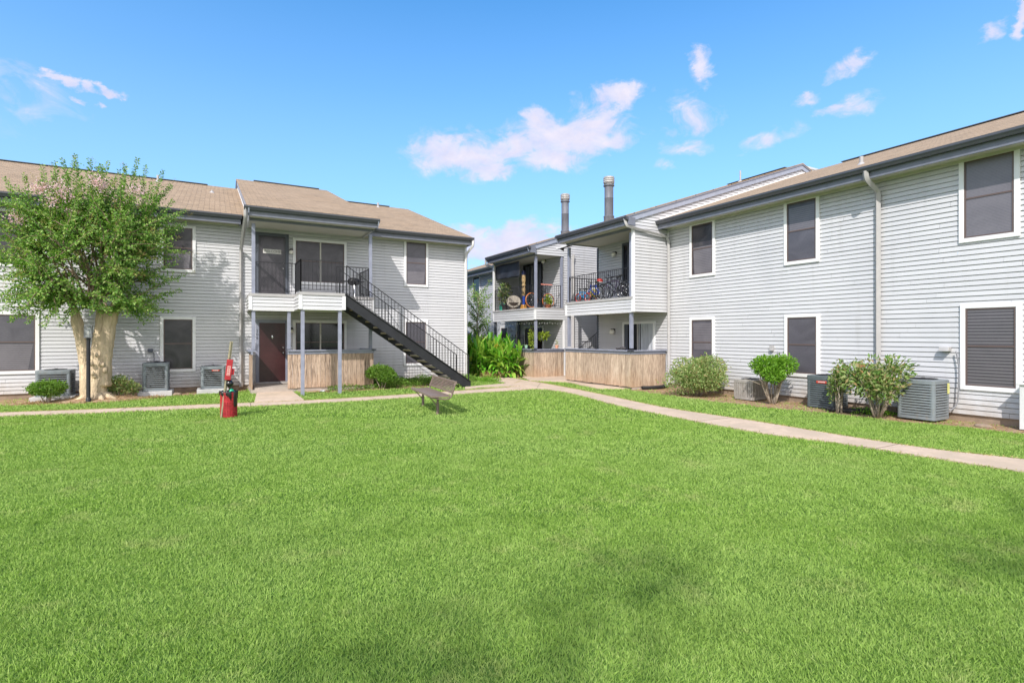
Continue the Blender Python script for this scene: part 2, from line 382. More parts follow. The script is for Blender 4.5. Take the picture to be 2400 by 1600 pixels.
def siding(mb, fr, z0, z1, rng, o=0.0, lip=.0145):
    """lapped boards; rng is (s0,s1) or a function z -> (s0,s1) or None"""
    f = rng if callable(rng) else (lambda z: rng)
    z = z0
    while z < z1-1e-4:
        zt = min(z+PITCH, z1); a = f(z+1e-4); b = f(zt-1e-4)
        if a and b and (a[1]-a[0] > .01 or b[1]-b[0] > .01):
            j = 0
            g = .0105; dp = .040; zt2 = zt-g if zt < z1-1e-4 else zt
            cuts = [0.0]; L_ = b[1]-b[0]; q_ = random.uniform(.6, 3.6)
            while q_ < L_-.5: cuts.append(q_/L_); q_ += random.uniform(2.9, 3.8)
            cuts.append(1.0)
            for j in range(len(cuts)-1):
                k0, k1 = cuts[j], cuts[j+1]; lo0, lo1 = a[0]+(a[1]-a[0])*k0, a[0]+(a[1]-a[0])*k1; up0, up1 = b[0]+L_*k0, b[0]+L_*k1; w_ = random.uniform(-.0012, .0012) if len(cuts) > 2 else 0
                if j < len(cuts)-2: lo1 -= .003; up1 -= .003
                A = fr.P(lo0, o+lip+w_, z); B = fr.P(lo1, o+lip+w_, z); A2 = fr.P(lo0, o+lip+.001+w_, z+.006); B2 = fr.P(lo1, o+lip+.001+w_, z+.006)
                C = fr.P(up1, o+.001+w_, zt2); D = fr.P(up0, o+.001+w_, zt2)
                mb.add([fr.P(lo0, o-dp, z), fr.P(lo1, o-dp, z), B, A, B2, A2, C, D, fr.P(up1, o-dp, zt2), fr.P(up0, o-dp, zt2), fr.P(up1, o-dp, zt), fr.P(up0, o-dp, zt)], [(0, 1, 2, 3), (3, 2, 4, 5), (5, 4, 6, 7), (7, 6, 8, 9), (9, 8, 10, 11)])
        z = zt
def window(root, fr, s0, s1, z0, z1, pane=PANE, fw=.085, vm=False, rail=True, label=None, frm=WHITE, deep=.045, blind=None):
    if s0 > s1: s0, s1 = s1, s0
    mb = MB(); e = .004
    fr.box(mb, s0, s0+fw, 0, deep, z0, z1); fr.box(mb, s1-fw, s1, 0, deep, z0, z1)
    fr.box(mb, s0+fw, s1-fw, 0, deep-.002, z1-fw, z1); fr.box(mb, s0+fw, s1-fw, 0, deep-.002, z0, z0+fw)
    w = mb.build('window', frm, root, bevel=.004, label=label)
    a, b, c, d = s0+fw, s1-fw, z0+fw, z1-fw
    mb = MB(); q = .028
    fr.box(mb, a, a+q, .003, .034, c, d); fr.box(mb, b-q, b, .003, .034, c, d); fr.box(mb, a+q, b-q, .003, .033, c, c+q); fr.box(mb, a+q, b-q, .003, .033, d-q, d)
    if rail: m = (c+d)/2+.02; fr.box(mb, a+q, b-q, .003, .031, m-.016, m+.016)
    mb.build('sash', BROWNFR, w)
    if vm:
        mb = MB(); m = (a+b)/2; fr.box(mb, m-.022, m+.022, .003, .038, c, d); mb.build('mullion', SOFFIT, w)
    mb = MB(); fr.box(mb, a+.01, b-.01, .0, .020, c+.01, d-.01); mb.build('pane', pane, w)
    if blind:
        mb = MB(); za, zb = c+.03+(d-c-.06)*blind[0], c+.03+(d-c-.06)*blind[1]; e_ = (b-a)*.06
        mb.add([fr.P(a+.04, .0215, zb), fr.P(b-.05, .0215, zb), fr.P(b-.05-e_*(1-blind[0]), .0235, za), fr.P(a+.04, .0235, za), fr.P(a+.04, .0205, zb), fr.P(b-.05, .0205, zb), fr.P(b-.05-e_, .0205, za), fr.P(a+.04, .0205, za)], [(0, 1, 2, 3), (4, 5, 6, 7), (0, 1, 5, 4), (1, 2, 6, 5), (2, 3, 7, 6), (3, 0, 4, 7)]); mb.build('blind', PANEL, w)
    return w
def railing_bars(mb, P, Q, h=.93, step=.105, z=0.0, gap=.07, bt=.013):
    P = Vector(P); Q = Vector(Q); d = Q-P; L = Vector((d.x, d.y, 0)).length; n = max(1, round(L/step))
    up = Vector((0, 0, 1))
    mb.bar(P+up*h, Q+up*h, .034, .018); mb.bar(P+up*gap, Q+up*gap, .026, .014)
    for i in range(n+1):
        p = P.lerp(Q, i/n); w = .026 if i in (0, n) else bt
        mb.bar(p+up*(gap if 0 < i < n else 0), p+up*h, w, w)
def spout(name, root, pts, m=SPOUT, w=.085, label=None):
    mb = MB(); pts = [Vector(p) for p in pts]
    q = [pts[0]]
    for i in range(1, len(pts)-1):   # soften the bends
        a = (pts[i-1]-pts[i]); b = (pts[i+1]-pts[i]); r = min(.07, a.length*.4, b.length*.4)
        q += [pts[i]+a.normalized()*r, pts[i]+(a.normalized()+b.normalized())*r*.22, pts[i]+b.normalized()*r]
    q.append(pts[-1]); mb.tube(q, w*.62, 4)
    return mb.build(name, m, root, smooth='auto')
def slab(name, root, fr, s0, s1, oa, za, ob, zb, mt=SHINGLE, th=.035, u0=0):
    mb = MB(); L = math.hypot(oa-ob, za-zb)
    mb.poly([fr.P(s0, oa, za), fr.P(s1, oa, za), fr.P(s1, ob, zb), fr.P(s0, ob, zb)], [(s0, 0), (s1, 0), (s1, L), (s0, L)])
    mb.poly([fr.P(s0, oa, za-th), fr.P(s0, ob, zb-th), fr.P(s1, ob, zb-th), fr.P(s1, oa, za-th)], [(0, 0)]*4)
    mb.poly([fr.P(s0, oa, za), fr.P(s0, oa, za-th), fr.P(s1, oa, za-th), fr.P(s1, oa, za)], [(s0, 0), (s0, .03), (s1, .03), (s1, 0)])
    mb.poly([fr.P(s0, oa, za), fr.P(s0, ob, zb), fr.P(s0, ob, zb-th), fr.P(s0, oa, za-th)], [(0, 0), (3, 0), (3, .02), (0, .02)])
    mb.poly([fr.P(s1, oa, za), fr.P(s1, oa, za-th), fr.P(s1, ob, zb-th), fr.P(s1, ob, zb)], [(0, 0), (0, .02), (3, .02), (3, 0)])
    return mb.build(name, mt, root)
def eave(root, fr, s0, s1, o, ze, soff=True, ein=0):
    """gutter, fascia (and soffit) along an eave whose gutter front is at o"""
    mb = MB()
    prof = [(o-.115, ze-.125), (o-.035, ze-.125), (o-.02, ze-.085), (o+.0, ze-.05), (o+.0, ze-.004), (o-.012, ze-.004), (o-.012, ze-.03), (o-.115, ze-.03)]
    k = len(prof); mb.add([fr.P(s0, a, b) for a, b in prof]+[fr.P(s1, a, b) for a, b in prof], [(i, (i+1) % k, k+(i+1) % k, k+i) for i in range(k)]+[tuple(range(k))[::-1], tuple(range(k, 2*k))])
    g = mb.build('gutter', GUTTER, root)
    mb = MB(); fr.box(mb, s0+.03, s1-.03, o-.155, o-.118, ze-.27, ze-.02); mb.build('fascia_board', MSLATE, root)
    for e_ in (s0+.035, s1-.075):
        mb = MB(); fr.box(mb, e_, e_+.04, (.0 if soff else ein), o-.157, ze-.268, ze-.025); mb.build('eave_end_board', MSLATE, root)
    if soff:
        mb = MB(); fr.box(mb, s0+.03, s1-.03, 0, o-.156, ze-.225, ze-.205); fr.box(mb, s0+.03, s1-.03, .014, .05, ze-.28, ze-.226); mb.build('soffit', SOFFIT, root)
SL = .344
def main_roof(root, fr, s0, s1, oe, ze, depth=15.0):
    orr = oe-7.92; zr = ze+SL*7.92
    slab('roof', root, fr, s0, s1, oe, ze+.012, orr, zr+.012)
    slab('roof', root, fr, s0, s1, oe-15.84, ze+.012, orr-.001, zr+.011)
    return orr, zr
def ridge_vent(root, fr, s0, s1, o, z):
    mb = MB(); mb.bar(fr.P(s0, o, z+.028), fr.P(s1, o, z+.028), .22, .022); mb.build('ridge_vent', DSLATE, root)
def bay(root, fr, s0, s1, proj, og, ze, dz, zm_e, om_e, lo_closed, hi_closed, mainz=None, posts=(), lposts=(), wall_lo=True, wall_hi=True, gut=None):
    """projecting porch bay: upper deck, ceiling, raised roof with rakes"""
    zd = 2.95+dz; rs = .335; ob = -7.15; zr = ze+rs*(og-ob)
    # roof
    slab('bay_roof', root, fr, s0-.09, s1+.06, og-.02, ze+.014, ob, zr+.014); slab('bay_roof', root, fr, s0-.09, s1+.06, ob-2.6, zr-rs*2.6+.014, ob-.001, zr+.013)
    ridge_vent(root, fr, s0+.6, s1-.3, ob, zr)
    g0, g1 = gut if gut else (s0-.16, s1+.08)
    eave(root, fr, g0, g1, og, ze, soff=False, ein=proj+.03)
    # ceiling + beam
    mb = MB(); fr.box(mb, s0, s1, .016, og-.16, ze-.262, ze-.24); mb.build('porch_ceiling', SOFFIT, root)
    mb = MB(); fr.box(mb, s0+.01, s1-.01, proj-.11, proj-.02, ze-.335, ze-.263); mb.build('beam', MSLATE, root)
    # rakes, side walls above the main roof
    for t, sg, closed in ((s0, -1, lo_closed), (s1, 1, hi_closed)):
        sf = fr.side(t, sg)
        mb = MB()
        def band(z):
            if z < ze-.06:
                return (.0, proj) if (closed or z > ze-.30) else None
            return (om_e-(z-zm_e)/SL-.02 if z > zm_e-.05 else 0, min(proj, og-(z-ze)/rs))
        def back(z):
            if z < zm_e+.6: return None
            a = ob-(zr-z)/rs; b = om_e-7.92-(zm_e+SL*7.92-z)/SL
            return (a, min(b, ob)) if z < zm_e+SL*7.92 else (a, ob)
        siding(mb, sf, 2.47+dz if closed else ze-.30, zr-.02, band)
        siding(mb, sf, zm_e+.8, zr-.02, back)
        mb.build('side_wall', SIDING, root)
        mb = MB()
        A = fr.P(t+sg*.038, og-.03, ze-.12); B = fr.P(t+sg*.038, ob, zr-.12); C = fr.P(t+sg*.038, ob-2.6, zr-rs*2.6-.12)
        mb.bar(A, B, .035, .20); mb.bar(B, C, .034, .195)
        mb.build('rake_board', RAKE, root)
        if sg > 0 and not closed: continue
        mb = MB(); mb.bar(fr.P(t+sg*.070, og-.03, ze-.035), fr.P(t+sg*.070, ob, zr-.035), .02, .05); mb.bar(fr.P(t+sg*.070, ob, zr-.035), fr.P(t+sg*.070, ob-2.6, zr-rs*2.6-.035), .018, .048); mb.build('rake_trim', SLATE, root)
        # step flashing line over the main roof
        mb = MB(); a0 = om_e-.1; a1 = om_e-7.9
        mb.bar(fr.P(t+sg*.022, a0, zm_e+SL*.1+.03), fr.P(t+sg*.022, a1, zm_e+SL*7.9+.03), .016, .05); mb.build('flashing', WHITE, root)
    # deck
    mb = MB(); fr.box(mb, s0+.02, s1-.02, .01, proj-.02, 2.50+dz, 2.86+dz); dk = mb.build('balcony_deck', SOFFIT, root)
    mb = MB(); fr.box(mb, s0-.0, s1+.0, .012, proj+.03, 2.865+dz, zd); mb.build('deck_cap', SPOUT, dk)
    mb = MB()
    siding(mb, Fr(tuple(fr.P(0, proj, 0))[:2], tuple(fr.a)[:2], tuple(fr.n)[:2]), 2.47+dz, 2.864+dz, (s0, s1))
    for t, sg, c in ((s0, -1, lo_closed), (s1, 1, hi_closed)):
        if not c: siding(mb, fr.side(t, sg), 2.47+dz, 2.864+dz, (.0, proj))
    mb.build('deck_siding', SIDING, dk)
    mb = MB()
    for t, sg in ((s0, -1), (s1, 1)):
        top = (ze-.3) if (lo_closed if sg < 0 else hi_closed) else 2.863+dz
        a, b = sorted((t+sg*.022, t-sg*.075)); mb = MB(); fr.box(mb, a, b, proj-.05, proj+.024, 2.46+dz, top); mb.build('corner_trim', WHITE, dk, bevel=.004)
    mb = MB(); fr.box(mb, s0+.08, s1-.08, proj-.01, proj+.012, 2.445+dz, 2.468+dz)
    mb.build('bottom_trim', WHITE, dk)
    for (t, o, z0, z1, m_) in posts+lposts:
        mb = MB(); fr.box(mb, t-.048, t+.048, o-.048, o+.048, z0, z1); mb.build('porch_post', m_, root, bevel=.005)
    return zd
def wall_lamp(root, p, n, r=.075, up=False):
    p = Vector(p); n = Vector((n.x, n.y, 0)); mb = MB()
    mb.lathe(p, [(.055, 0), (.055, .03)], 14, n.to_track_quat('Z', 'Y').to_matrix())
    mb.tube([p+n*.02, p+n*.08+Vector((0, 0, .03)), p+n*.11+Vector((0, 0, .02 if not up else -.02))], .013, 6)
    mb.lathe(p+n*.11+Vector((0, 0, -.015)), [(.058, 0), (.05, .04), (.02, .055)], 14)
    b = mb.build('wall_lamp', IRON, root, smooth='auto')
    mb = MB(); mb.ball(p+n*.11+Vector((0, 0, -.07)), r, 14); mb.build('globe', GLOBE, b, smooth=True)
def text_mesh(name, txt, M, size, m, parent, extr=.002, align='CENTER'):
    c = bpy.data.curves.new(name, 'FONT'); c.body = txt; c.size = size; c.extrude = extr; c.align_x = align; c.align_y = 'CENTER'
    o = bpy.data.objects.new(name, c); COL.objects.link(o)
    dg = bpy.context.evaluated_depsgraph_get(); me = bpy.data.meshes.new_from_object(o.evaluated_get(dg))
    bpy.data.objects.remove(o); me.transform(M)
    w = wloc(parent); me.transform(Matrix.Translation(-w)); me.materials.clear(); me.materials.append(m)
    q = bpy.data.objects.new(name, me); COL.objects.link(q); q.parent = parent; return q
def face_mat(p, right, n):  # text plane: x=right, y=up
    M = Matrix.Identity(4); r = Vector(right); n = Vector(n); u = Vector((0, 0, 1))
    for i in range(3): M[i][0] = r[i]; M[i][1] = u[i]; M[i][2] = n[i]; M[i][3] = p[i]
    return M
def plank_fence(name, pts, z0, z1, label, m=WOOD, cap=SLATE, w=.138, group='plank patio fences', capw=.15):
    c = Vector(pts[0]); t = thing(name, (c.x, c.y, 0), label, 'fence', group)
    mb = MB(); cp = MB()
    for i in range(len(pts)-1):
        A = Vector((pts[i][0], pts[i][1], 0)); B = Vector((pts[i+1][0], pts[i+1][1], 0)); d = (B-A); L = d.length; d.normalize()
        n = max(1, round(L/w)); ww = L/n
        for k in range(n):
            a = A+d*(k*ww+.004); b = A+d*((k+1)*ww-.004); j = random.uniform(-.004, .004); zz = z0+random.uniform(-.012, .012)
            nn = Vector((d.y, -d.x, 0))
            mb.hexa([a+nn*(-.012+j)+Vector((0, 0, zz)), b+nn*(-.012+j)+Vector((0, 0, zz)), b+nn*(.010+j)+Vector((0, 0, zz)), a+nn*(.010+j)+Vector((0, 0, zz)),
                     a+nn*(-.012+j)+Vector((0, 0, z1)), b+nn*(-.012+j)+Vector((0, 0, z1)), b+nn*(.010+j)+Vector((0, 0, z1)), a+nn*(.010+j)+Vector((0, 0, z1))])
        e0 = -.0 if i == 0 else capw/2; e1 = 0 if i == len(pts)-2 else capw/2
        up = Vector((0, 0, 1)); dz = i*.0015
        cp.bar(A-d*e0+up*(z1+.065+dz), B+d*e1+up*(z1+.065+dz), capw, .04); cp.bar(A+up*(z1-.0+dz), B+up*(z1-.0+dz), .055, .088)
    mb.build('plank_panel', m, t); cp.build('cap_rail', cap, t, bevel=.004)
    return t
# ================================================================== LEFT BUILDING
FA = Fr((0, 18.9), (1, 0), (0, -1))
Z0 = .15; EA = 5.42
A = thing('apartment_building', (0, 18.9, 0), 'two-storey grey sided apartment block with outside stair, left of the lawn', 'building', 'grey sided apartment blocks')
sA0, sA1 = -13.0, 8.48
mb = MB(); siding(mb, FA, Z0, 5.22, (sA0, sA1)); mb.build('wall', SIDING, A)
def gable_clip(z): return (-15.0, 0) if z < 5.53 else (-15+(z-5.53)/SL, -(z-5.53)/SL)
for t, sg in ((sA0, -1), (sA1, 1)):
    mb = MB(); siding(mb, FA.side(t, sg), Z0, 8.05, gable_clip); mb.build('wall', SIDING, A)
mb = MB()
siding(mb, Fr((0, 33.9), (1, 0), (0, 1)), Z0, 5.22, (sA0, sA1)); mb.build('wall', SIDING, A)
mb = MB(); FA.box(mb, sA0+.05, sA1-.05, -14.97, -.03, -.1, Z0+.01); mb.build('foundation', FOUND, A)
mb = MB(); FA.box(mb, sA1-.07, sA1+.022, -.05, .024, Z0, 5.2); mb.build('corner_trim', WHITE, A, bevel=.004)
orA, zrA = main_roof(A, FA, sA0-.12, sA1+.08, .50, EA)
for a, b in ((sA0-.1, .71), (4.46, sA1+.09)): eave(A, FA, a, b, .585, EA)
ridge_vent(A, FA, sA0, -.30, orA, zrA); ridge_vent(A, FA, 4.9, 7.6, orA, zrA)
for t, sg in ((sA0, -1), (sA1, 1)):
    mb = MB(); mb.bar(FA.P(t+sg*.05, .5, EA-.08), FA.P(t+sg*.05, orA, zrA-.08), .035, .17); mb.bar(FA.P(t+sg*.05, orA, zrA-.08), FA.P(t+sg*.05, orA-7.9, EA-.08), .034, .168); mb.build('rake_board', SLATE, A)
up = [(.97, 1.52, 2.95, 5.0, SLATE), (4.40, 1.52, 2.95, 5.0, SLATE)]
lo = [(.97, 1.52, 1.30, 2.47, SLATE), (1.94, 1.52, 1.30, 2.47, SLATE), (4.40, 1.52, 1.30, 2.47, SLATE), (2.17, 2.70, 0, 2.47, SLATE), (3.20, 2.70, 0, 2.47, SLATE)]
bay(A, FA, .86, 4.5, 1.6, 2.05, EA, 0, EA, .5, False, False, posts=up, lposts=lo)
# stair landing
lg = MB(); FA.box(lg, 2.10, 3.31, 1.60, 2.76, 2.50, 2.86); ld = lg.build('stair_landing', SOFFIT, A)
lg = MB(); FA.box(lg, 2.08, 3.33, 1.632, 2.81, 2.867, 2.953); lg.build('landing_cap', SPOUT, ld)
lg = MB(); siding(lg, Fr((0, 18.9-2.78), (1, 0), (0, -1)), 2.47, 2.864, (2.08, 3.33)); siding(lg, FA.side(2.08, -1), 2.47, 2.864, (1.6, 2.78)); siding(lg, FA.side(3.33, 1), 2.47, 2.864, (1.6, 2.78)); lg.build('landing_siding', SIDING, ld)
lg = MB(); FA.box(lg, 2.058, 2.155, 2.73, 2.804, 2.46, 2.863); lg.build('corner_trim', WHITE, ld, bevel=.004); lg = MB(); FA.box(lg, 3.255, 3.352, 2.73, 2.804, 2.46, 2.863); lg.build('corner_trim', WHITE, ld, bevel=.004); lg = MB(); FA.box(lg, 2.16, 3.25, 2.77, 2.794, 2.445, 2.468); lg.build('bottom_trim', WHITE, ld, bevel=.004)
# rails of the balcony and landing
RT = A; mb = MB(); zc = 2.955; PA = lambda s, o, z=zc: FA.P(s, o, z)
railing_bars(mb, PA(1.03, 1.55), PA(2.12, 1.55)); mb.build('balcony_railing', IRON, RT) if mb.v else 0; mb = MB(); railing_bars(mb, PA(2.12, 1.55), PA(2.12, 2.74)); mb.build('balcony_railing', IRON, RT) if mb.v else 0; mb = MB(); railing_bars(mb, PA(2.12, 2.74), PA(3.28, 2.74))
mb.build('balcony_railing', IRON, A); mb = MB(); railing_bars(mb, PA(3.34, 1.55), PA(4.34, 1.55)); mb.build('balcony_railing', IRON, RT) if mb.v else 0; mb = MB(); railing_bars(mb, PA(4.40, 1.45), PA(4.40, .05))
mb.build('balcony_railing', IRON, A)
# stair
st0, st1, oF, oB = 3.36, 7.32, 2.74, 1.66; NR = 16
a0 = Vector((0, 0, 0)); mb = MB()
for o in (oF, oB):
    zT, zB = 2.80, .02
    p = [FA.P(st0, o, 2.93), FA.P(st0, o, 2.60), FA.P(st1-.10, o, -.02), FA.P(st1+.10, o, -.02), FA.P(st1+.10, o, .17)]
    q = [x+FA.n*-.05 for x in p]; k = len(p); mb.add(p+q, [tuple(range(k)), tuple(range(k, 2*k))[::-1]]+[(i, (i+1) % k, k+(i+1) % k, k+i) for i in range(k)])
    mb.bar(FA.P(st0, o+.012, 2.94), FA.P(st1+.10, o+.012, .18), .075, .012)
    stc = mb.build('stringer', STEEL, A); mb = MB()
for i in range(1, NR):
    f = i/NR; s = st0+(st1-st0)*f; z = 2.93*(1-f)-.02
    mb = MB(); FA.box(mb, s-.15, s+.13, oB+.002, oF-.055, z-.05, z); mb.build('tread', TREAD, stc)
mb = MB()
for o in (oF-.02, oB+.02):
    mb = MB(); railing_bars(mb, FA.P(st0+.03, o, 2.90), FA.P(st1+.03, o, .17), .88, .105); mb.build('stair_railing', IRON, stc)
# windows, doors
def WA(xl, xr, yt, yb, **k):
    s0, z1 = FA.px(xl, yt); _, z0 = FA.px(xl, yb); s1, _ = FA.px(xr, yt); print('A win', round(s0, 2), round(s1, 2), round(z0, 2), round(z1, 2)); return window(A, FA, s0, s1, z0, z1, **k)
window(A, FA, -6.0, -4.18, .68, 2.35, pane=PANE, blind=(.0, .47))
window(A, FA, -6.0, -4.18, 3.55, 5.08, pane=PANEM)
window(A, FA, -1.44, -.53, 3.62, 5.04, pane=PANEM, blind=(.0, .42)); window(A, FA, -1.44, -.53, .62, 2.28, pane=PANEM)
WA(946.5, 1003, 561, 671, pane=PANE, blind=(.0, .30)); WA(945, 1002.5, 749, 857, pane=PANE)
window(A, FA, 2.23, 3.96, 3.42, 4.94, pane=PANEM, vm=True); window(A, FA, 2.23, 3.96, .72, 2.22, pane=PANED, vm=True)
def door(root, fr, s0, s1, z0, z1, m, trim=SLATE, knob=1, name='front_door', knocker=False, panes=False):
    mb = MB(); w = .10
    fr.box(mb, s0-w, s0, 0, .05, z0, z1+w); fr.box(mb, s1, s1+w, 0, .05, z0, z1+w); fr.box(mb, s0, s1, 0, .048, z1, z1+w)
    fm = mb.build('door_frame', trim, root, bevel=.004)
    mb = MB(); fr.box(mb, s0, s1, 0, .028, z0, z1); d = mb.build(name, m, root)
    mb = MB(); ks = s1-.07 if knob > 0 else s0+.07
    for z, nm in ((z0+.93, 'door_knob'), (z0+1.10, 'deadbolt')):
        mb = MB(); mb.ball(fr.P(ks, .055, z), .028, 10); mb.build(nm, CHROME, d, smooth=True)
    if knocker:
        mb = MB(); mb.ball(fr.P((s0+s1)/2, .035, z0+1.45), .035, 10, (1, .5, 1.9)); mb.build('door_knocker', CHROME, d, smooth=True)
    mb = MB(); fr.box(mb, s0-w, s1+w, 0, .13, z0-.06, z0-.001); mb.build('threshold', SPOUT, d)
    return d
d1 = door(A, FA, 1.22, 2.0, .22, 2.12, MAROON, knocker=True)
d2 = door(A, FA, 1.20, 2.0, 2.97, 4.93, DARKDOOR, trim=DSLATE)
mb = MB(); FA.box(mb, 1.28, 1.94, .029, .036, 3.02, 4.88); FA.box(mb, 1.595, 1.62, .036, .042, 3.02, 4.88); mb.build('screen_panel', PANEM, d2)
mb = MB(); FA.box(mb, 1.33, 1.87, .037, .050, 4.36, 4.50); sg = mb.build('door_sign', mat('sign_white', (.62, .60, .58), .6), d2)
TXT = mat('dark_lettering', (.10, .085, .085), .6)
text_mesh('sign_lettering', '+WELCOME+', face_mat(FA.P(1.60, .051, 4.43), (1, 0, 0), (0, -1, 0)), .105, TXT, d2)
for i, c in enumerate('207'): text_mesh('house_number', c, face_mat(FA.P(1.145, .051, 4.62-i*.115), (1, 0, 0), (0, -1, 0)), .12, mat('number_black', (.01, .01, .01), .5), A)
for i, c in enumerate('206'): text_mesh('house_number', c, face_mat(FA.P(1.165, .051, 1.86-i*.115), (1, 0, 0), (0, -1, 0)), .12, MATS['number_black'], A)
wall_lamp(A, FA.P(2.17, .01, 4.52), FA.n, .07); wall_lamp(A, FA.P(2.17, .01, 1.93), FA.n, .07)
mb = MB(); FA.box(mb, 1.0, 2.1, .0, 1.55, -.02, .17); FA.box(mb, .9, 4.5, .01, 1.6, -.02, .12); mb.build('porch_slab', SLAB, A)
# downspouts
spout('downspout', A, [FA.P(.745, 1.98, 5.34), FA.P(.745, 1.96, 5.1), FA.P(.70, .09, 4.42), FA.P(.70, .075, 4.2), FA.P(.70, .075, .22), FA.P(.70, .16, .10)])
spout('downspout', A, [FA.P(8.54, .53, 5.32), FA.P(8.54, .52, 5.12), FA.P(8.46, .09, 4.86), FA.P(8.45, .075, 4.7), FA.P(8.45, .075, .22), FA.P(8.45, .16, .10)], SPOUTW)
def vent(root, p, h=.3, flash=True, r=.045, cap=False):
    p = Vector(p); mb = MB(); mb.tube([p-Vector((0, 0, .1)), p+Vector((0, 0, h))], r, 10)
    v = mb.build('vent_pipe', SPOUT, root, smooth='auto')
    if flash:
        mb = MB(); mb.lathe(p, [(.12, -.05), (.08, .015), (r*1.15, .05)], 12); mb.build('vent_flashing', SPOUT, v, smooth='auto')
nA = Vector((0, -SL, 1)); pA = FA.P(0, .5, EA)
for x, y, h in ((370, 426, .26), (497, 452, .10), (886, 486, .22)): vent(A, hit(x, y, pA, nA), h)
plank_fence('patio_fence', [FA.P(.93, .06, 0), FA.P(.93, 1.62, 0)], .13, 1.19, 'narrow weathered plank panel left of the maroon door', w=.13, capw=.19)
plank_fence('patio_fence', [FA.P(1.89, 1.62, 0), FA.P(4.47, 1.62, 0), FA.P(4.47, .06, 0)], .12, 1.19, 'weathered plank patio fence under the outside stair, right of the maroon door')
# ================================================================== RIGHT BUILDINGS
FB = Fr((13.0, 0), (0, 1), (-1, 0)); sB0, sB1 = -4.0, 16.5
B = thing('apartment_building', (13, 6, 0), 'two-storey grey sided apartment block with bicycles on its balcony, right of the lawn', 'building', 'grey sided apartment blocks')
mb = MB(); siding(mb, FB, Z0, 5.22, (sB0, sB1)); mb.build('wall', SIDING, B)
for t, sg in ((sB0, -1), (sB1, 1)):
    mb = MB(); siding(mb, FB.side(t, sg), Z0, 8.05, gable_clip); mb.build('wall', SIDING, B)
mb = MB()
siding(mb, Fr((28, 0), (0, 1), (1, 0)), Z0, 5.22, (sB0, sB1)); mb.build('wall', SIDING, B)
mb = MB(); FB.box(mb, sB0+.05, sB1-.02, -14.97, -.03, -.1, Z0+.01); mb.build('foundation', FOUND, B)
mb = MB(); FB.box(mb, sB1-.07, sB1+.02, -.05, .025, Z0, 5.1); mb.build('corner_trim', DSLATE, B); mb = MB(); FB.box(mb, 12.755, 12.80, .012, .05, 4.3, 5.15); mb.build('corner_trim', WHITE, B)
orB, zrB = main_roof(B, FB, sB0-.1, sB1-.03, .50, EA)
eave(B, FB, sB0-.1, 12.86, .585, EA)
ridge_vent(B, FB, sB0+.1, 11.35, orB, zrB)
upB = [(16.40, 1.42, 2.95, 5.0, SLATE), (12.98, 1.42, 2.95, 5.0, SLATE)]
loB = [(12.98, 1.42, 1.30, 2.47, SLATE), (16.40, 1.42, 1.30, 2.47, SLATE)]
bay(B, FB, 12.8, 16.5, 1.5, 1.95, EA, 0, EA, .5, True, False, posts=upB, lposts=loB)
RT = B; mb = MB(); railing_bars(mb, FB.P(13.03, 1.45, 2.955), FB.P(16.34, 1.45, 2.955)); mb.build('balcony_railing', IRON, RT) if mb.v else 0; mb = MB(); railing_bars(mb, FB.P(16.42, 1.36, 2.955), FB.P(16.42, .05, 2.955)); mb.build('balcony_railing', IRON, B)
def WB(xl, xr, yt, yb, **k):
    s0, z1 = FB.px(xl, yt); _, z0 = FB.px(xl, yb); s1, _ = FB.px(xr, yt); print('B win', round(s0, 2), round(s1, 2), round(z0, 2), round(z1, 2)); return window(B, FB, s0, s1, z0, z1, **k)
WB(1618, 1677, 525, 652, pane=PANEM, blind=(.0, .55)); WB(1618, 1676, 744, 862, pane=PANE, blind=(.35, .95))
WB(1839, 1922, 473, 623, blind=(.5, .93)); WB(1840, 1923, 737, 880)
WB(2249, 2392.5, 374, 571, pane=PANEF); WB(2252, 2397, 713.6, 911.6, pane=PANEB)
spout('downspout', B, [FB.P(onX(2027, 400, 12.45).y, .53, 5.32), FB.P(onX(2027, 400, 12.45).y, .50, 5.15), FB.P(6.42, .09, 4.93), FB.P(6.42, .075, 4.8), FB.P(6.42, .075, .15)], SPOUT, .10)
spout('downspout', B, [FB.P(12.76, 1.88, 5.33), FB.P(12.72, 1.85, 5.12), FB.P(12.70, .16, 4.93), FB.P(12.70, .09, 4.75), FB.P(12.70, .08, .22), FB.P(12.70, .2, .10)], SPOUT)
mb = MB(); FB.box(mb, 12.85, 16.45, .01, 1.5, -.02, .06); mb.build('porch_slab', SLAB, B)
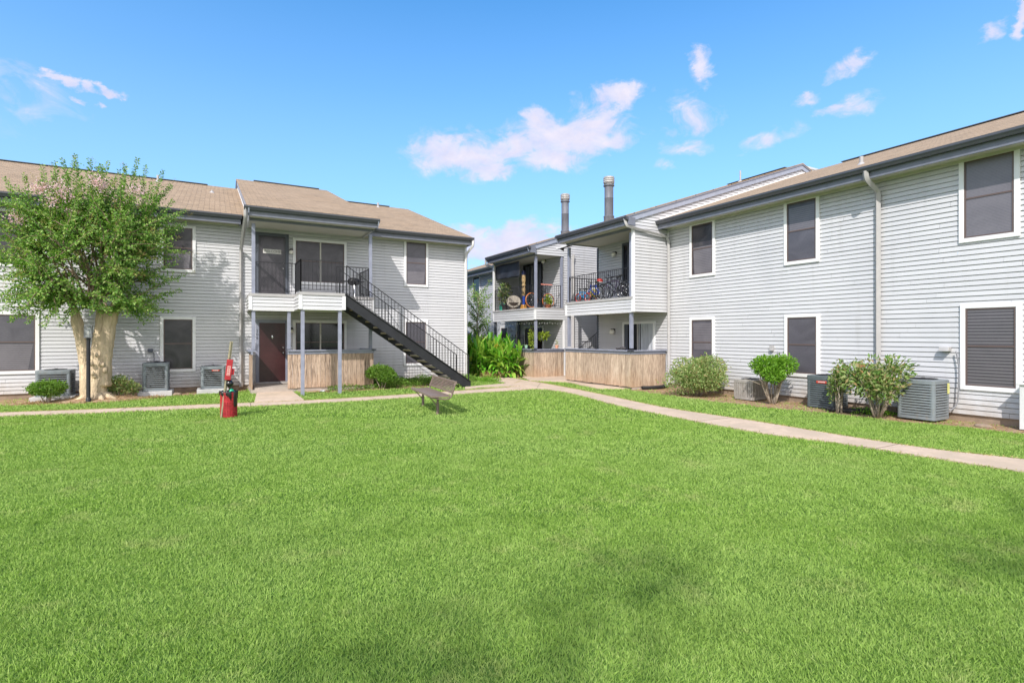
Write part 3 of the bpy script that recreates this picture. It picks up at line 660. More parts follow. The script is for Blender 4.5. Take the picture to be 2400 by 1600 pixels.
# bay doors with curtains
CURT = mat('pale_curtain_cloth', (.44, .46, .50), .8, var=.25, vscale=14, vdim=(1, 1, .1)); CURTD = mat('dark_curtain_cloth', (.10, .11, .14), .8, var=.4, vscale=16, vdim=(1, 1, .1))
def curtain(root, fr, s0, s1, z0, z1, m, o=.03, amp=.022):
    mb = MB(); n = int((s1-s0)/.018); top = []; bot = []
    for i in range(n+1):
        s = s0+(s1-s0)*i/n; oo = o+amp*.5+amp*math.sin(i*.9+math.sin(i*.37)*1.5)*.5
        top.append(fr.P(s, oo, z1)); bot.append(fr.P(s+.01*math.sin(i*.5), oo+.004, z0))
    mb.add(top+bot, [(i, i+1, n+2+i, n+1+i) for i in range(n)]); return mb.build('curtain', m, root, smooth=True)
def slider(root, fr, s0, s1, z0, z1, frm, pairs):
    mb = MB(); w = .085
    fr.box(mb, s0-w, s0, 0, .05, z0, z1+w); fr.box(mb, s1, s1+w, 0, .05, z0, z1+w); fr.box(mb, s0, s1, 0, .048, z1, z1+w)
    f = mb.build('sliding_door', frm, root, bevel=.004)
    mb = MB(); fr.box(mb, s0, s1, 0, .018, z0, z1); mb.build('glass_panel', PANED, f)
    for a, b, m in pairs: curtain(f, fr, a, b, z0, z1, m)
    mb = MB(); m_ = (s0+s1)/2; fr.box(mb, m_-.03, m_+.03, .05, .062, z0, z1); mb.build('door_stile', SPOUT, f)
slider(B, FB, 13.46, 14.92, .1, 2.12, WHITE, [(13.47, 14.05, CURT), (14.10, 14.16, CURT), (14.72, 14.88, CURTD)])
slider(B, FB, 13.46, 14.95, 2.96, 4.98, DSLATE, [(13.9, 14.3, CURTD), (14.5, 14.75, CURTD)])
wall_lamp(B, FB.P(15.40, .01, 4.78), FB.n, .09); wall_lamp(B, FB.P(15.5, .01, 1.92), FB.n, .10)
nB = Vector((-SL, 0, 1)); pB = FB.P(0, .5, EA)
vent(B, hit(2019, 386, pB, nB), .20); vent(B, FB.P(13.6, -4.6, EA+.335*6.55), .42, r=.03); vent(B, hit(2226, 312, pB, nB)+Vector((.0, 0, 0)), .05, False)
plank_fence('patio_fence', [FB.P(16.42, 1.56, 0), FB.P(12.86, 1.56, 0), FB.P(12.86, .06, 0)], .08, 1.16, 'weathered plank patio fence under the balcony holding the bicycles', m=WOOD2)
# ---- far block
FC = Fr((12.65, 0), (0, 1), (-1, 0)); sC0, sC1 = 18.3, 33.0; DZ = -.10
Cb = thing('apartment_building', (12.65, 24, 0), 'farther grey sided apartment block with plant-filled corner balcony behind the canna bed', 'building', 'grey sided apartment blocks')
mb = MB(); siding(mb, FC, .05, 5.22, (sC0, sC1)); mb.build('wall', SIDING, Cb)
gc = lambda z: (-15.0, 0) if z < 5.33 else (-15+(z-5.33)/SL, -(z-5.33)/SL)
for t, sg in ((sC0, -1), (sC1, 1)):
    mb = MB(); siding(mb, FC.side(t, sg), .05, 7.85, gc); mb.build('wall', SIDING, Cb)
mb = MB(); FC.box(mb, sC0+.05, sC1-.05, -14.97, -.03, -.1, .06); mb.build('foundation', FOUND, Cb)
mb = MB(); FC.box(mb, sC0-.022, sC0+.06, -.05, .026, .05, 2.36); mb.build('corner_trim', WHITE, Cb, bevel=.004)
EC = 5.30
main_roof(Cb, FC, sC0+.03, sC1+.1, .50, 5.22); eave(Cb, FC, 22.1, sC1+.1, .585, 5.22)
upC = [(18.38, 1.32, 2.85, 4.92, SLATE), (18.36, .08, 2.85, 5.0, SLATE)]
loC = [(18.38, 1.32, 1.2, 2.37, SLATE), (21.93, 1.32, 0, 2.37, DSLATE), (21.93, .06, 0, 2.37, DSLATE)]
bay(Cb, FC, 18.3, 22.0, 1.4, 1.8, EC, DZ, 5.22, .5, False, True, posts=upC, lposts=loC)
RT = Cb; mb = MB(); railing_bars(mb, FC.P(18.43, 1.35, 2.855), FC.P(21.93, 1.35, 2.855)); mb.build('balcony_railing', IRON, RT) if mb.v else 0; mb = MB(); railing_bars(mb, FC.P(18.35, 1.28, 2.855), FC.P(18.35, .13, 2.855)); mb.build('balcony_railing', IRON, Cb)
slider(Cb, FC, 20.0, 21.5, 2.86, 4.90, BLACKDOOR, [(20.02, 20.45, CURTD), (20.6, 20.9, CURTD), (21.0, 21.3, CURTD)])
slider(Cb, FC, 19.9, 21.45, .05, 2.06, WHITE, [(20.9, 21.3, CURTD)])
wall_lamp(Cb, FC.P(19.7, .01, 5.03), FC.n, .10)
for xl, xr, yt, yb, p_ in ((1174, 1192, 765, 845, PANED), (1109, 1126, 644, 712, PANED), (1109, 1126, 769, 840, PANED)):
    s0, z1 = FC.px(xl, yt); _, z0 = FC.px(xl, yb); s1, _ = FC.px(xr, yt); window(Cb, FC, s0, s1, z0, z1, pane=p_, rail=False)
spout('downspout', Cb, [FC.P(22.12, 1.74, 5.2), FC.P(22.2, 1.7, 5.0), FC.P(22.12, .16, 4.62), FC.P(22.12, .08, 4.4), FC.P(22.12, .08, .1)], SPOUTW)
spout('downspout', Cb, [Fr((12.65, 18.3), (1, 0), (0, -1)).P(.42, .12, 5.1), Fr((12.65, 18.3), (1, 0), (0, -1)).P(.42, .075, 4.8), Fr((12.65, 18.3), (1, 0), (0, -1)).P(.42, .075, .1)], SPOUT, .11)
plank_fence('patio_fence', [FC.P(20.6, 1.45, 0), FC.P(18.28, 1.45, 0), FC.P(18.28, .02, 0)], .04, 1.08, 'plank patio fence with flower pots on its cap, right of the canna bed', m=WOOD2)
# stair in the gap between the right-hand blocks
SF = Fr((12.9, 17.5), (1, 0), (0, -1)); mb = MB()
for o in (.6, -.55): mb.bar(SF.P(.2, o, .1), SF.P(4.2, o, 2.9), .05, .28)
sw = mb.build('stringer', STEEL, B); mb = MB()
for i in range(1, 15): f = i/15; mb = MB(); SF.box(mb, .2+4*f-.14, .2+4*f+.12, -.52, .57, .1+2.8*f, .15+2.8*f); mb.build('tread', TREAD, sw)
mb = MB()
for o in (.6, -.55): railing_bars(mb, SF.P(.15, o, .15), SF.P(4.2, o, 2.95), .9)
mb.build('stair_railing', IRON, sw)
# chimneys
def chimney(root, p, r, h, label):
    p = Vector(p); mb = MB(); mb.lathe(p, [(r*1.15, -.3), (r*1.15, .10), (r*1.22, .12), (r*1.22, .15), (r, .17), (r, h*.5), (r*1.02, h*.5+.005), (r*1.02, h*.5+.03), (r, h*.5+.035), (r, h-.36), (r*1.25, h-.34), (r*1.25, h-.31), (r*.9, h-.3)], 28)
    c = mb.build('chimney', mat('galvanised_flue', (.15, .155, .185), .55, metal=.05, var=.3, vscale=6, vdim=(1, 1, .3), dirt=(.10, .10, .11)), root, smooth='auto')
    mb = MB(); mb.lathe(p, [(r*.95, h-.30), (r*.95, h-.26), (r*1.2, h-.25), (r*1.2, h-.235), (r*.8, h-.23)], 28)
    for k, z in enumerate((h-.20, h-.13, h-.06)): mb.lathe(p, [(r*.7, z-.01), (r*1.26, z-.01), (r*1.26, z+.04), (r*.7, z+.045)], 28)
    mb.lathe(p, [(r*1.16, h-.01), (r*1.16, h), (r*.2, h+.02)], 28)
    mb.build('flue_cap', mat('weathered_cap_metal', (.46, .44, .43), .5, metal=.2, var=.35, vscale=14), c, smooth='auto')
chimney(B, (12.9, 15.70, 6.03), .165, 1.62, ''); chimney(Cb, (13.55, 19.5, 6.19), .165, 1.78, '')
# ================================================================== GROUND
def poly_px(pts, z=0): return [G(x, y, z) for x, y in pts]
def sheet(name, pts, z, m, kind='structure', th=0):
    mb = MB(); n = len(pts); top = [(p[0], p[1], z) for p in pts]
    mb.add(top+[(p[0], p[1], z-.06 if th else z-.001) for p in pts], [tuple(range(n))]+([(i, n+i, n+(i+1) % n, (i+1) % n) for i in range(n)] if th else []))
    o = mb.build(name, m)
    tag(o, kind=kind); return o
def m_ground():
    m = bpy.data.materials.new('lawn_soil'); m.use_nodes = True; t = NT(m); p = t.n['Principled BSDF']
    n = t.noise(.8, t.coord(kind='World'), 5, .6); n2 = t.noise(40, t.coord(kind='World'), 4, .7)
    c = t.ramp(n, [(.3, (.08, .15, .03, 1)), (.7, (.12, .20, .04, 1))]); c = t.mix(.5, c, t.ramp(n2, [(.3, (.2, .2, .2, 1)), (.7, (.75, .75, .75, 1))]), 'OVERLAY')
    t.l.new(c, p.inputs['Base Color']); p.inputs['Roughness'].default_value = 1; p.inputs['Specular IOR Level'].default_value = .05; return m
def m_dirt():
    m = bpy.data.materials.new('bare_soil'); m.use_nodes = True; t = NT(m); p = t.n['Principled BSDF']
    n = t.noise(2.5, t.coord(kind='World'), 6, .65); n2 = t.noise(55, t.coord(kind='World'), 5, .75)
    c = t.ramp(n, [(.3, (.30, .18, .105, 1)), (.55, (.42, .29, .185, 1)), (.72, (.50, .38, .26, 1))]); c = t.mix(.6, c, t.ramp(n2, [(.3, (.2, .2, .2, 1)), (.7, (.8, .8, .8, 1))]), 'OVERLAY')
    t.l.new(c, p.inputs['Base Color']); p.inputs['Roughness'].default_value = 1; p.inputs['Specular IOR Level'].default_value = .1
    b = t.new('ShaderNodeBump'); b.inputs['Strength'].default_value = .9; b.inputs['Distance'].default_value = .03; t.l.new(n2, b.inputs['Height']); t.l.new(b.outputs[0], p.inputs['Normal']); return m
SOIL = m_ground(); DIRT = m_dirt()
mb = MB(); mb.poly([(-500, -500, 0), (500, -500, 0), (500, 500, 0), (-500, 500, 0)]); tag(mb.build('ground', SOIL), kind='structure')
def smooth_line(pts, n=8):
    out = []
    for i in range(len(pts)-1):
        p0 = pts[max(i-1, 0)]; p1 = pts[i]; p2 = pts[i+1]; p3 = pts[min(i+2, len(pts)-1)]
        for k in range(n):
            t = k/n; out.append(.5*((2*p1)+(p2-p0)*t+(2*p0-5*p1+4*p2-p3)*t*t+(3*p1-p0-3*p2+p3)*t**3))
    out.append(pts[-1]); return out
ZC = .022
up_l = [G(x, y) for x, y in ((0, 968.5), (250, 959.5), (470, 950), (700, 940.5), (900, 929), (1060, 918), (1150, 911.5), (1225, 906))]
lo_l = [G(x, y) for x, y in ((0, 976.8), (250, 968), (473, 958), (700, 948), (900, 936.5), (1060, 925.5), (1160, 919), (1235, 914))]
ext = lambda p, q, d: p+(p-q).normalized()*d
up_l = [ext(up_l[0], up_l[1], 7)]+up_l; lo_l = [ext(lo_l[0], lo_l[1], 7)]+lo_l
pathA = smooth_line(up_l)+smooth_line(lo_l)[::-1]
up_r = [G(x, y) for x, y in ((1205, 900), (1236, 893.5), (1330, 909.5), (1421, 928), (1560, 957), (1760, 987.6), (2005, 1028), (2200, 1057), (2400, 1079.6))]
lo_r = [G(x, y) for x, y in ((1190, 913), (1273, 913.5), (1336, 922.5), (1400, 939), (1480, 959), (1760, 1013), (1961, 1040), (2200, 1078), (2400, 1109.5))]
up_r.append(ext(up_r[-1], up_r[-2], 6)); lo_r.append(ext(lo_r[-1], lo_r[-2], 6))
pathB = smooth_line(up_r)+smooth_line(lo_r)[::-1]
pathC = poly_px([(1118, 875), (1165, 880), (1236, 893.5), (1262, 912), (1205, 906), (1180, 897), (1110, 884)])   # towards the canna bed
pathE = poly_px([(1090, 908.5), (1196, 899), (1215, 905), (1192, 907), (1130, 909), (1090, 914)])   # stair foot to the crossing
pathD = [Vector((x, y, 0)) for x, y in ((1.06, 17.4), (2.02, 17.4), (2.02, 14.78), (.85, 14.85))]
pathF = poly_px([(1222, 884), (1325, 882), (1500, 912), (1545, 912), (1400, 912), (1330, 897), (1240, 893)])
for i, (n_, p) in enumerate((('path', pathA), ('path', pathB), ('path', pathC), ('path', pathE), ('path', pathD), ('path', pathF))):
    sheet(n_, p, ZC+.004*i, CONC, th=1)
def joints(line_u, line_l, step, z):
    mb = MB(); acc = 0; n = min(len(line_u), len(line_l))
    return mb
# control joints: thin dark grooves standing just proud of the concrete
mb = MB(); U = smooth_line(up_r, 10); L_ = smooth_line(lo_r, 10); k = 9
for i in range(14, len(U)-2, 17):
    a, b = U[i], min(L_, key=lambda q: (q-U[i]).length); mb.bar((a.x, a.y, ZC+.005), (b.x, b.y, ZC+.005), .012, .003)
U = smooth_line(up_l, 10); L_ = smooth_line(lo_l, 10)
for i in range(9, len(U)-2, 13):
    a, b = U[i], min(L_, key=lambda q: (q-U[i]).length); mb.bar((a.x, a.y, ZC+.001), (b.x, b.y, ZC+.001), .012, .003)
tag(mb.build('path_joint', mat('joint_dark', (.16, .12, .09), 1)), kind='structure')
def wobble(pts, amp, step=.25):
    out = []
    for i in range(len(pts)):
        a = Vector(pts[i]).to_3d(); b = Vector(pts[(i+1) % len(pts)]).to_3d(); n = max(1, int((b-a).length/step))
        for k in range(n):
            p = a.lerp(b, k/n); out.append(p+Vector((random.uniform(-amp, amp), random.uniform(-amp, amp), 0)))
    return out
bedB = wobble([(13.05, -4), (13.05, 12.9), (11.35, 12.9), (11.3, 12.0), (11.2, 9.6), (11.35, 8.0), (11.75, 6.6), (11.8, 5.4), (12.1, 4.6), (12.35, 3.0), (12.4, -4)], .09)
bedA = wobble([(-7.6, 18.95), (.8, 18.95), (.8, 18.3), (-.6, 17.75), (-1.9, 17.55), (-2.9, 17.1), (-4.3, 17.15), (-5.2, 17.7), (-7.6, 18.1)], .09)
bedA2 = wobble([(2.1, 17.4), (4.5, 17.4), (4.5, 18.9), (8.6, 18.9), (8.6, 17.9), (7.2, 17.3), (5.4, 16.75), (3.4, 16.7), (2.2, 16.9)], .08)
bedC = wobble([(8.7, 19.3), (10.9, 18.1), (12.7, 18.1), (12.7, 27), (9.6, 27), (8.7, 22)], .08)
for k, p in enumerate((bedB, bedA, bedA2, bedC)): sheet('soil_bed', p, .006+.001*k, DIRT)
# ------------------------------------------------------------------ grass
def inside(P, poly):
    x, y = P[:, 0], P[:, 1]; r = np.zeros(len(P), bool); n = len(poly)
    for i in range(n):
        x0, y0 = poly[i][0], poly[i][1]; x1, y1 = poly[(i+1) % n][0], poly[(i+1) % n][1]
        c = ((y0 > y) != (y1 > y)); c &= x < (x1-x0)*(y-y0)/((y1-y0) if y1 != y0 else 1e-9)+x0
        r ^= c
    return r
def vnoise(P, s, seed=0):
    g = np.random.default_rng(seed).random((64, 64)); q = P[:, :2]/s; i = np.floor(q).astype(int); f = q-i; f = f*f*(3-2*f); i %= 64; j = (i+1) % 64
    return (g[i[:, 0], i[:, 1]]*(1-f[:, 0])+g[j[:, 0], i[:, 1]]*f[:, 0])*(1-f[:, 1])+(g[i[:, 0], j[:, 1]]*(1-f[:, 0])+g[j[:, 0], j[:, 1]]*f[:, 0])*f[:, 1]
def m_grass():
    m = bpy.data.materials.new('grass_blade'); m.use_nodes = True; t = NT(m); t.n.remove(t.n['Principled BSDF']); out = t.n['Material Output']
    g = t.new('ShaderNodeNewGeometry'); big = t.noise(.33, t.coord(kind='World'), 3, .5); mid = t.noise(2.6, t.coord(kind='World'), 3, .6)
    f = t.math('ADD', t.math('MULTIPLY', g.outputs['Random Per Island'], .55), t.math('MULTIPLY', mid, .45))
    dry = t.noise(1.3, t.coord(kind='World'), 6, .7)
    c = t.ramp(f, [(.1, (.19, .33, .05, 1)), (.4, (.30, .48, .085, 1)), (.7, (.42, .59, .15, 1)), (1, (.60, .61, .29, 1))])
    c = t.mix(t.ramp(big, [(.38, (0, 0, 0, 1)), (.66, (.55, .55, .55, 1))]), c, (.43, .58, .18, 1))
    c = t.mix(t.ramp(dry, [(.56, (0, 0, 0, 1)), (.72, (.6, .6, .6, 1))]), c, (.52, .52, .24, 1))
    p = t.new('ShaderNodeBsdfPrincipled'); p.inputs['Roughness'].default_value = .55; p.inputs['Specular IOR Level'].default_value = .3; t.l.new(c, p.inputs['Base Color'])
    tr = t.new('ShaderNodeBsdfTranslucent'); t.l.new(t.mix(1.0, c, (1.0, 1.05, .6, 1), 'MULTIPLY'), tr.inputs[0])
    mx = t.new('ShaderNodeMixShader'); mx.inputs[0].default_value = .4; t.l.new(p.outputs[0], mx.inputs[1]); t.l.new(tr.outputs[0], mx.inputs[2]); t.l.new(mx.outputs[0], out.inputs[0]); return m
GR = m_grass()
fwd = np.array([SA, CA]); rt = np.array([CA, -SA])
def scatter(d0, d1, dens, marg=1.5):
    # ring section in front of the lens plus a margin to both sides
    w = d1*1.0+marg; n = int((d1-d0)*2*w*dens); f = RNG.uniform(d0, d1, n); l = RNG.uniform(-w, w, n)
    k = np.abs(l) < f*1.0+marg; f, l = f[k], l[k]
    return f[:, None]*fwd+l[:, None]*rt
bands = [(-1.0, 1.8, 900, .040, .008), (1.8, 3.4, 12500, .032, .0042), (3.4, 5, 8500, .033, .0052), (5, 7.5, 4800, .036, .0072), (7.5, 11, 2400, .040, .010), (11, 16, 800, .05, .016), (16, 24, 350, .05, .022)]
Ps = []; Ls = []; Ws = []
for d0, d1, dn, h, w in bands:
    q = scatter(d0, d1, dn); Ps.append(q); Ls.append(np.full(len(q), h)); Ws.append(np.full(len(q), w))
P = np.concatenate(Ps); Lh = np.concatenate(Ls); Ww = np.concatenate(Ws)
keep = (P[:, 1] < 18.85) | (P[:, 0] > 8.7)
keep &= P[:, 0] < 12.95
def off(poly, d): return poly
for pl in (pathA, pathB, pathC, pathE, pathD, pathF): keep &= ~inside(P, pl)
thin = np.zeros(len(P), bool)
for pl in (bedA, bedB, bedA2, bedC): thin |= inside(P, pl)
keep &= ~(thin & (RNG.random(len(P)) > .03+.14*(vnoise(P, .5, 9) > .6)))
# worn patches near the stair posts and edges of the beds
worn = np.exp(-(((P[:, 0]-2.9)/1.6)**2+((P[:, 1]-15.9)/.5)**2))
keep &= RNG.random(len(P)) > worn*.75
keep &= ~((P[:, 0] > .9) & (P[:, 0] < 4.5) & (P[:, 1] > 17.25) & (P[:, 1] < 18.9))
P, Lh, Ww = P[keep], Lh[keep], Ww[keep]; n = len(P); print('blades', n)
cl = vnoise(P, .16, 3)*.6+vnoise(P, .06, 4)*.4
Lh = Lh*(.75+.45*cl)*RNG.uniform(.6, 1.25, n)
ang = RNG.uniform(0, 2*math.pi, n); lean = RNG.uniform(.15, 1.25, n)
la = vnoise(P, .3, 5)*2*math.pi*1.5
D = np.stack([np.cos(ang)*lean+np.cos(la)*.25, np.sin(ang)*lean+np.sin(la)*.25, np.ones(n)], 1)
V, F = leaf_geo(np.column_stack([P, np.full(n, -.003)]), D, Lh*1.15, Ww*RNG.uniform(.7, 1.2, n), .25, norm(RNG.normal(size=(n, 3))*np.array([1, 1, .1])))
tag(np_mesh('lawn_grass', V, F, GR), kind='stuff')
EP = []   # dry, clipped grass and crumbs of soil along the edges of the walks
for ln in (up_l, lo_l, up_r, lo_r):
    sl = smooth_line(ln, 10)
    for i in range(len(sl)-1):
        d_ = sl[i+1]-sl[i]; k_ = int(d_.length*(420 if ln in (up_l, up_r) else 130)); nn = Vector((-d_.y, d_.x, 0)).normalized()
        for _ in range(k_): EP.append(sl[i]+d_*random.random()+nn*random.gauss(0, .028)+Vector((0, 0, random.uniform(.004, .03))))
EP = np.array([tuple(v) for v in EP]); EP = EP[np.linalg.norm(EP[:, :2], axis=1) < 26]
V, F = leaf_geo(EP, RNG.normal(size=(len(EP), 3))*np.array([1, 1, .5]), RNG.uniform(.02, .05, len(EP)), .010); tag(np_mesh('dry_grass_edge', V, F, DRYG), kind='stuff')
# long ragged edge grass along the walks
# ------------------------------------------------------------------ crape myrtle
T0 = Vector((-2.72, 17.45, 0))
T = thing('crape_myrtle_tree', T0, 'multi-trunk crape myrtle with pink blossom tips in front of the left building', 'tree')
def limb(mb, pts, rs, n=12, jag=.0):
    pts = [Vector(p) for p in pts]; P_ = smooth_line(pts, 6); m_ = len(P_); rr = []
    for i in range(m_):
        f = i/(m_-1)*(len(rs)-1); k = int(min(f, len(rs)-2)); rr.append((rs[k]+(rs[k+1]-rs[k])*(f-k))*(1+jag*math.sin(i*1.9)*.5+random.uniform(-jag, jag)))
    mb.tube(P_, rr, n)
mb = MB(); c = T0
def q(px, py, y=None):
    Y = (y if y is not None else 17.45); p = onY(px, py, Y); return p
limb(mb, [q(226, 938), q(224, 915), q(228, 870), q(234, 838)], [.30, .24, .20, .18], 16, .05)
limb(mb, [q(208, 935), q(204, 900), q(200, 860), q(191, 800), q(180, 752), q(172, 712)], [.20, .16, .13, .125, .13, .05], 12, .04)
limb(mb, [q(226, 905, 17.5), q(228, 860), q(232, 800), q(236, 765), q(236, 730), q(232, 700)], [.19, .17, .15, .13, .10, .04], 12, .05)
limb(mb, [q(240, 905), q(242, 850), q(247, 800), q(258, 745), q(272, 715), q(280, 690)], [.2, .19, .19, .17, .12, .05], 12, .06)
limb(mb, [q(232, 840, 17.6), q(240, 790, 17.7), q(246, 740, 17.8), q(240, 700, 17.9)], [.14, .13, .12, .05], 10, .05)
for k in range(9):
    a = k*.7+.2; e = T0+Vector((math.cos(a)*random.uniform(.45, .8), math.sin(a)*random.uniform(.3, .5)*.8, .01)); limb(mb, [T0+Vector((math.cos(a)*.12, math.sin(a)*.1, .22)), T0+Vector((math.cos(a)*.34, math.sin(a)*.28, .09)), e], [.10, .07, .02], 7, .15)
for k in range(7):  # burls
    p = q(random.uniform(210, 252), random.uniform(830, 900), 17.2+random.uniform(-.02, .05)); mb.ball(p, random.uniform(.035, .06), 8, (1, .7, 1.3))
mb.build('trunk', BARK, T, smooth=True)
# shoots: long whips fanning out of the heads, leaves in pairs along them
heads = [q(175, 722), q(228, 715), q(272, 722), q(240, 700, 17.8), q(205, 715, 17.2)]
br = MB(); LP = []; LD = []; LL = []; TP = []; TD = []; FP = []
def blocked(p): return (p.y > 18.72) or (p.y > 18.2 and p.z > 5.0 and p.z < 5.7) or (p.z > 5.5 and p.y > 18.2 and p.z < EA+.1+SL*(p.y-18.4))
def whip(hd, tgt, curl, leafy=1.0):
    n_ = 22; prev = hd; pts = [hd]
    mid = hd.lerp(tgt, .5)+Vector((0, 0, curl))
    for i in range(1, n_+1):
        t = i/n_; p = hd*(1-t)**2+mid*2*t*(1-t)+tgt*t*t; p += Vector((random.uniform(-.015, .015),)*3)
        if blocked(p): break
        pts.append(p)
    if len(pts) < 6: return
    br.tube(pts[::2] if len(pts) % 2 else pts[::2]+[pts[-1]], [max(.003, .016*(1-i/len(pts[::2]+[0]))) for i in range(len(pts[::2] if len(pts) % 2 else pts[::2]+[pts[-1]]))], 5)
    L = (pts[-1]-pts[0]).length; m_ = int(L/.019*leafy)
    for i in range(m_):
        t = .06+.94*i/m_; k = min(int(t*(len(pts)-1)), len(pts)-2); f = t*(len(pts)-1)-k; p = pts[k].lerp(pts[k+1], f); d = (pts[k+1]-pts[k]).normalized()
        a = i*2.4+random.uniform(-.4, .4); x = d.orthogonal().normalized(); y = d.cross(x); sd = x*math.cos(a)+y*math.sin(a)
        taper = 1-.35*t
        # short side twig with a few leaves in the inner part
        if t < .8 and random.random() < .20*leafy:
            tw = sd*random.uniform(.06, .24)+d*.08
            for _ in range(3):
                pp = p+tw*random.uniform(.2, 1.1)
                if not blocked(pp): LP.append(pp); LD.append(tw.normalized()+Vector((random.uniform(-.8, .8), random.uniform(-.8, .8), random.uniform(-.6, .4)))); LL.append(.085*taper)
        LP.append(p+sd*.008); LD.append(sd+d*.5+Vector((0, 0, -.15))); LL.append(.092*taper)
    return pts
OUT = [(-20, 165), (-8, 195), (5, 205), (20, 228), (40, 270), (57, 305), (75, 292), (90, 292), (105, 290), (122, 305), (140, 285), (160, 240), (175, 225), (188, 215), (200, 180)]
def outr(th):
    for i in range(len(OUT)-1):
        if OUT[i][0] <= th <= OUT[i+1][0]:
            f = (th-OUT[i][0])/(OUT[i+1][0]-OUT[i][0]); return OUT[i][1]*(1-f)+OUT[i+1][1]*f
def ctgt(k, dy=None):
    th = random.uniform(-20, 200) if random.random() < .62 else random.uniform(20, 160)
    dy = random.uniform(-1, 1) if dy is None else dy
    r = outr(th)*k*math.sqrt(max(.05, 1-dy*dy*.75)); p = q(212+r*math.cos(R(th)), 690-r*math.sin(R(th)), 17.40); return Vector((p.x, 17.40+(dy*1.25 if dy < 0 else dy*1.0), p.z))
mains = []
for i in range(46):
    t_ = ctgt(random.uniform(.35, .62)); hd = min(heads, key=lambda h: (h-t_).length+random.uniform(0, .6)); m_ = hd.lerp(t_, .5)+Vector((0, 0, .12)); pts = smooth_line([hd, m_, t_], 6); br.tube(pts, [.032-.018*j/(len(pts)-1) for j in range(len(pts))], 6); mains += pts[3:]
for i in range(105):
    a = random.uniform(0, 1); tgt = q(random.uniform(120, 315), random.uniform(560, 742), random.uniform(16.4, 17.3)); hd = min(random.sample(mains+heads*6, 60), key=lambda h: (h-tgt).length+max(0, tgt.z-h.z)*.5); whip(hd, tgt, random.uniform(0, .25), 1.1)
for i in range(350):
    k = random.uniform(.66, 1.12) if i % 4 else random.uniform(.42, .7)
    tgt = ctgt(k); hd = min(random.sample(mains, 70), key=lambda h: (h-tgt).length+max(0, h.z-tgt.z)*1.5+random.uniform(0, .5))
    p_ = whip(hd, tgt, random.uniform(-.05, .30), 1.0)
    if p_ and tgt.z > 2.9 and random.random() < .55:
        e = p_[-1]; dd = (p_[-1]-p_[-3]).normalized()
        for _ in range(26):
            t = random.random()**.8; TP.append(e+dd*t*.22+Vector((random.gauss(0, 1), random.gauss(0, 1), random.gauss(0, 1)))*.045*(1-t*.6)); TD.append(dd+Vector((random.uniform(-1, 1), random.uniform(-1, 1), random.uniform(-1, 1)))*.9)
for tx, ty, yy in ((178, 376, 17.3), (292, 400, 17.3), (130, 395, 17.2), (378, 412, 17.4), (392, 448, 17.5), (18, 432, 17.5), (48, 455, 17.3), (414, 545, 17.5), (425, 530, 17.4), (8, 560, 17.4), (-10, 610, 17.4), (2, 690, 17.3), (20, 715, 17.3), (408, 685, 17.5), (412, 590, 17.4), (402, 655, 17.3), (75, 745, 17.2), (330, 748, 17.4), (365, 725, 17.3), (-25, 520, 17.2), (320, 385, 17.2), (12, 650, 17.2), (40, 742, 17.2), (110, 752, 17.1), (150, 750, 17.0), (345, 738, 17.2), (15, 700, 17.0), (150, 386, 17.2), (212, 388, 17.1), (250, 392, 17.3), (340, 402, 17.3), (100, 402, 17.1), (60, 425, 17.2), (398, 480, 17.3), (420, 500, 17.2), (30, 480, 17.1), (-5, 470, 17.2), (355, 440, 17.0), (235, 400, 16.9)):
    t_ = q(tx, ty, yy); hd = min(random.sample(mains, 80), key=lambda h: (h-t_).length+(abs(h.x-t_.x)*1.2 if ty < 460 else 0)); whip(hd, t_+(t_-hd).normalized()*.18, .06, 1.5)
for fx, fy in ((92, 442), (98, 438), (138, 436), (152, 455), (232, 430), (242, 440), (40, 512), (318, 446), (120, 470), (225, 424), (176, 498)):
    cc = q(fx, fy, 16.65+random.uniform(-.1, .3))
    for _ in range(130): FP.append(cc+Vector((random.gauss(0, .10), random.gauss(0, .09), random.gauss(0, .085))))
def arr(l): return np.array([tuple(v) for v in l])
br.build('branch', mat('crape_branch', (.22, .16, .11), .8), T, smooth=True)
print('crape leaves', len(LP))
V, F = leaf_geo(arr(LP), arr(LD)+RNG.normal(size=(len(LP), 3))*.25, np.array(LL)*RNG.uniform(.8, 1.4, len(LP)), np.array(LL)*RNG.uniform(.5, .72, len(LP))); cr = np_mesh('crown', V, F, CRAPE, T)
V, F = leaf_geo(arr(TP), arr(TD), RNG.uniform(.014, .032, len(TP)), .014); np_mesh('seed_clusters', V, F, CRAPETIP, T)
V, F = leaf_geo(arr(FP), RNG.normal(size=(len(FP), 3)), RNG.uniform(.025, .05, len(FP)), .036); np_mesh('blossom', V, F, PINK, T)
# mulch, roots and litter round the tree
n = 5200; a = RNG.uniform(0, 2*math.pi, n); r_ = RNG.random(n)**.55; P = np.column_stack([T0.x+np.cos(a)*r_*1.5, T0.y+.1+np.sin(a)*r_*.75, np.abs(RNG.normal(size=n))*.02*(1.6-r_)+.13*np.maximum(0, 1-r_*1.6)])
P = P[P[:, 1] < 18.85]; n = len(P)
V, F = leaf_geo(P, RNG.normal(size=(n, 3))*np.array([1, 1, .35]), RNG.uniform(.03, .10, n), .018); tag(np_mesh('mulch_litter', V, F, DEADL), kind='stuff')
mb = MB()
for i in range(4): pass
N = 28; vs = [(T0.x, T0.y+.1, .17)]; fs = []
for k in range(1, 5):
    for j in range(N):
        a = 2*math.pi*j/N; rr = k/4; vs.append((T0.x+math.cos(a)*rr*1.45, T0.y+.1+math.sin(a)*rr*.8, .17*(1-rr)**1.3+random.uniform(-.01, .01)*(k < 4)+(-.004 if k == 4 else .0)))
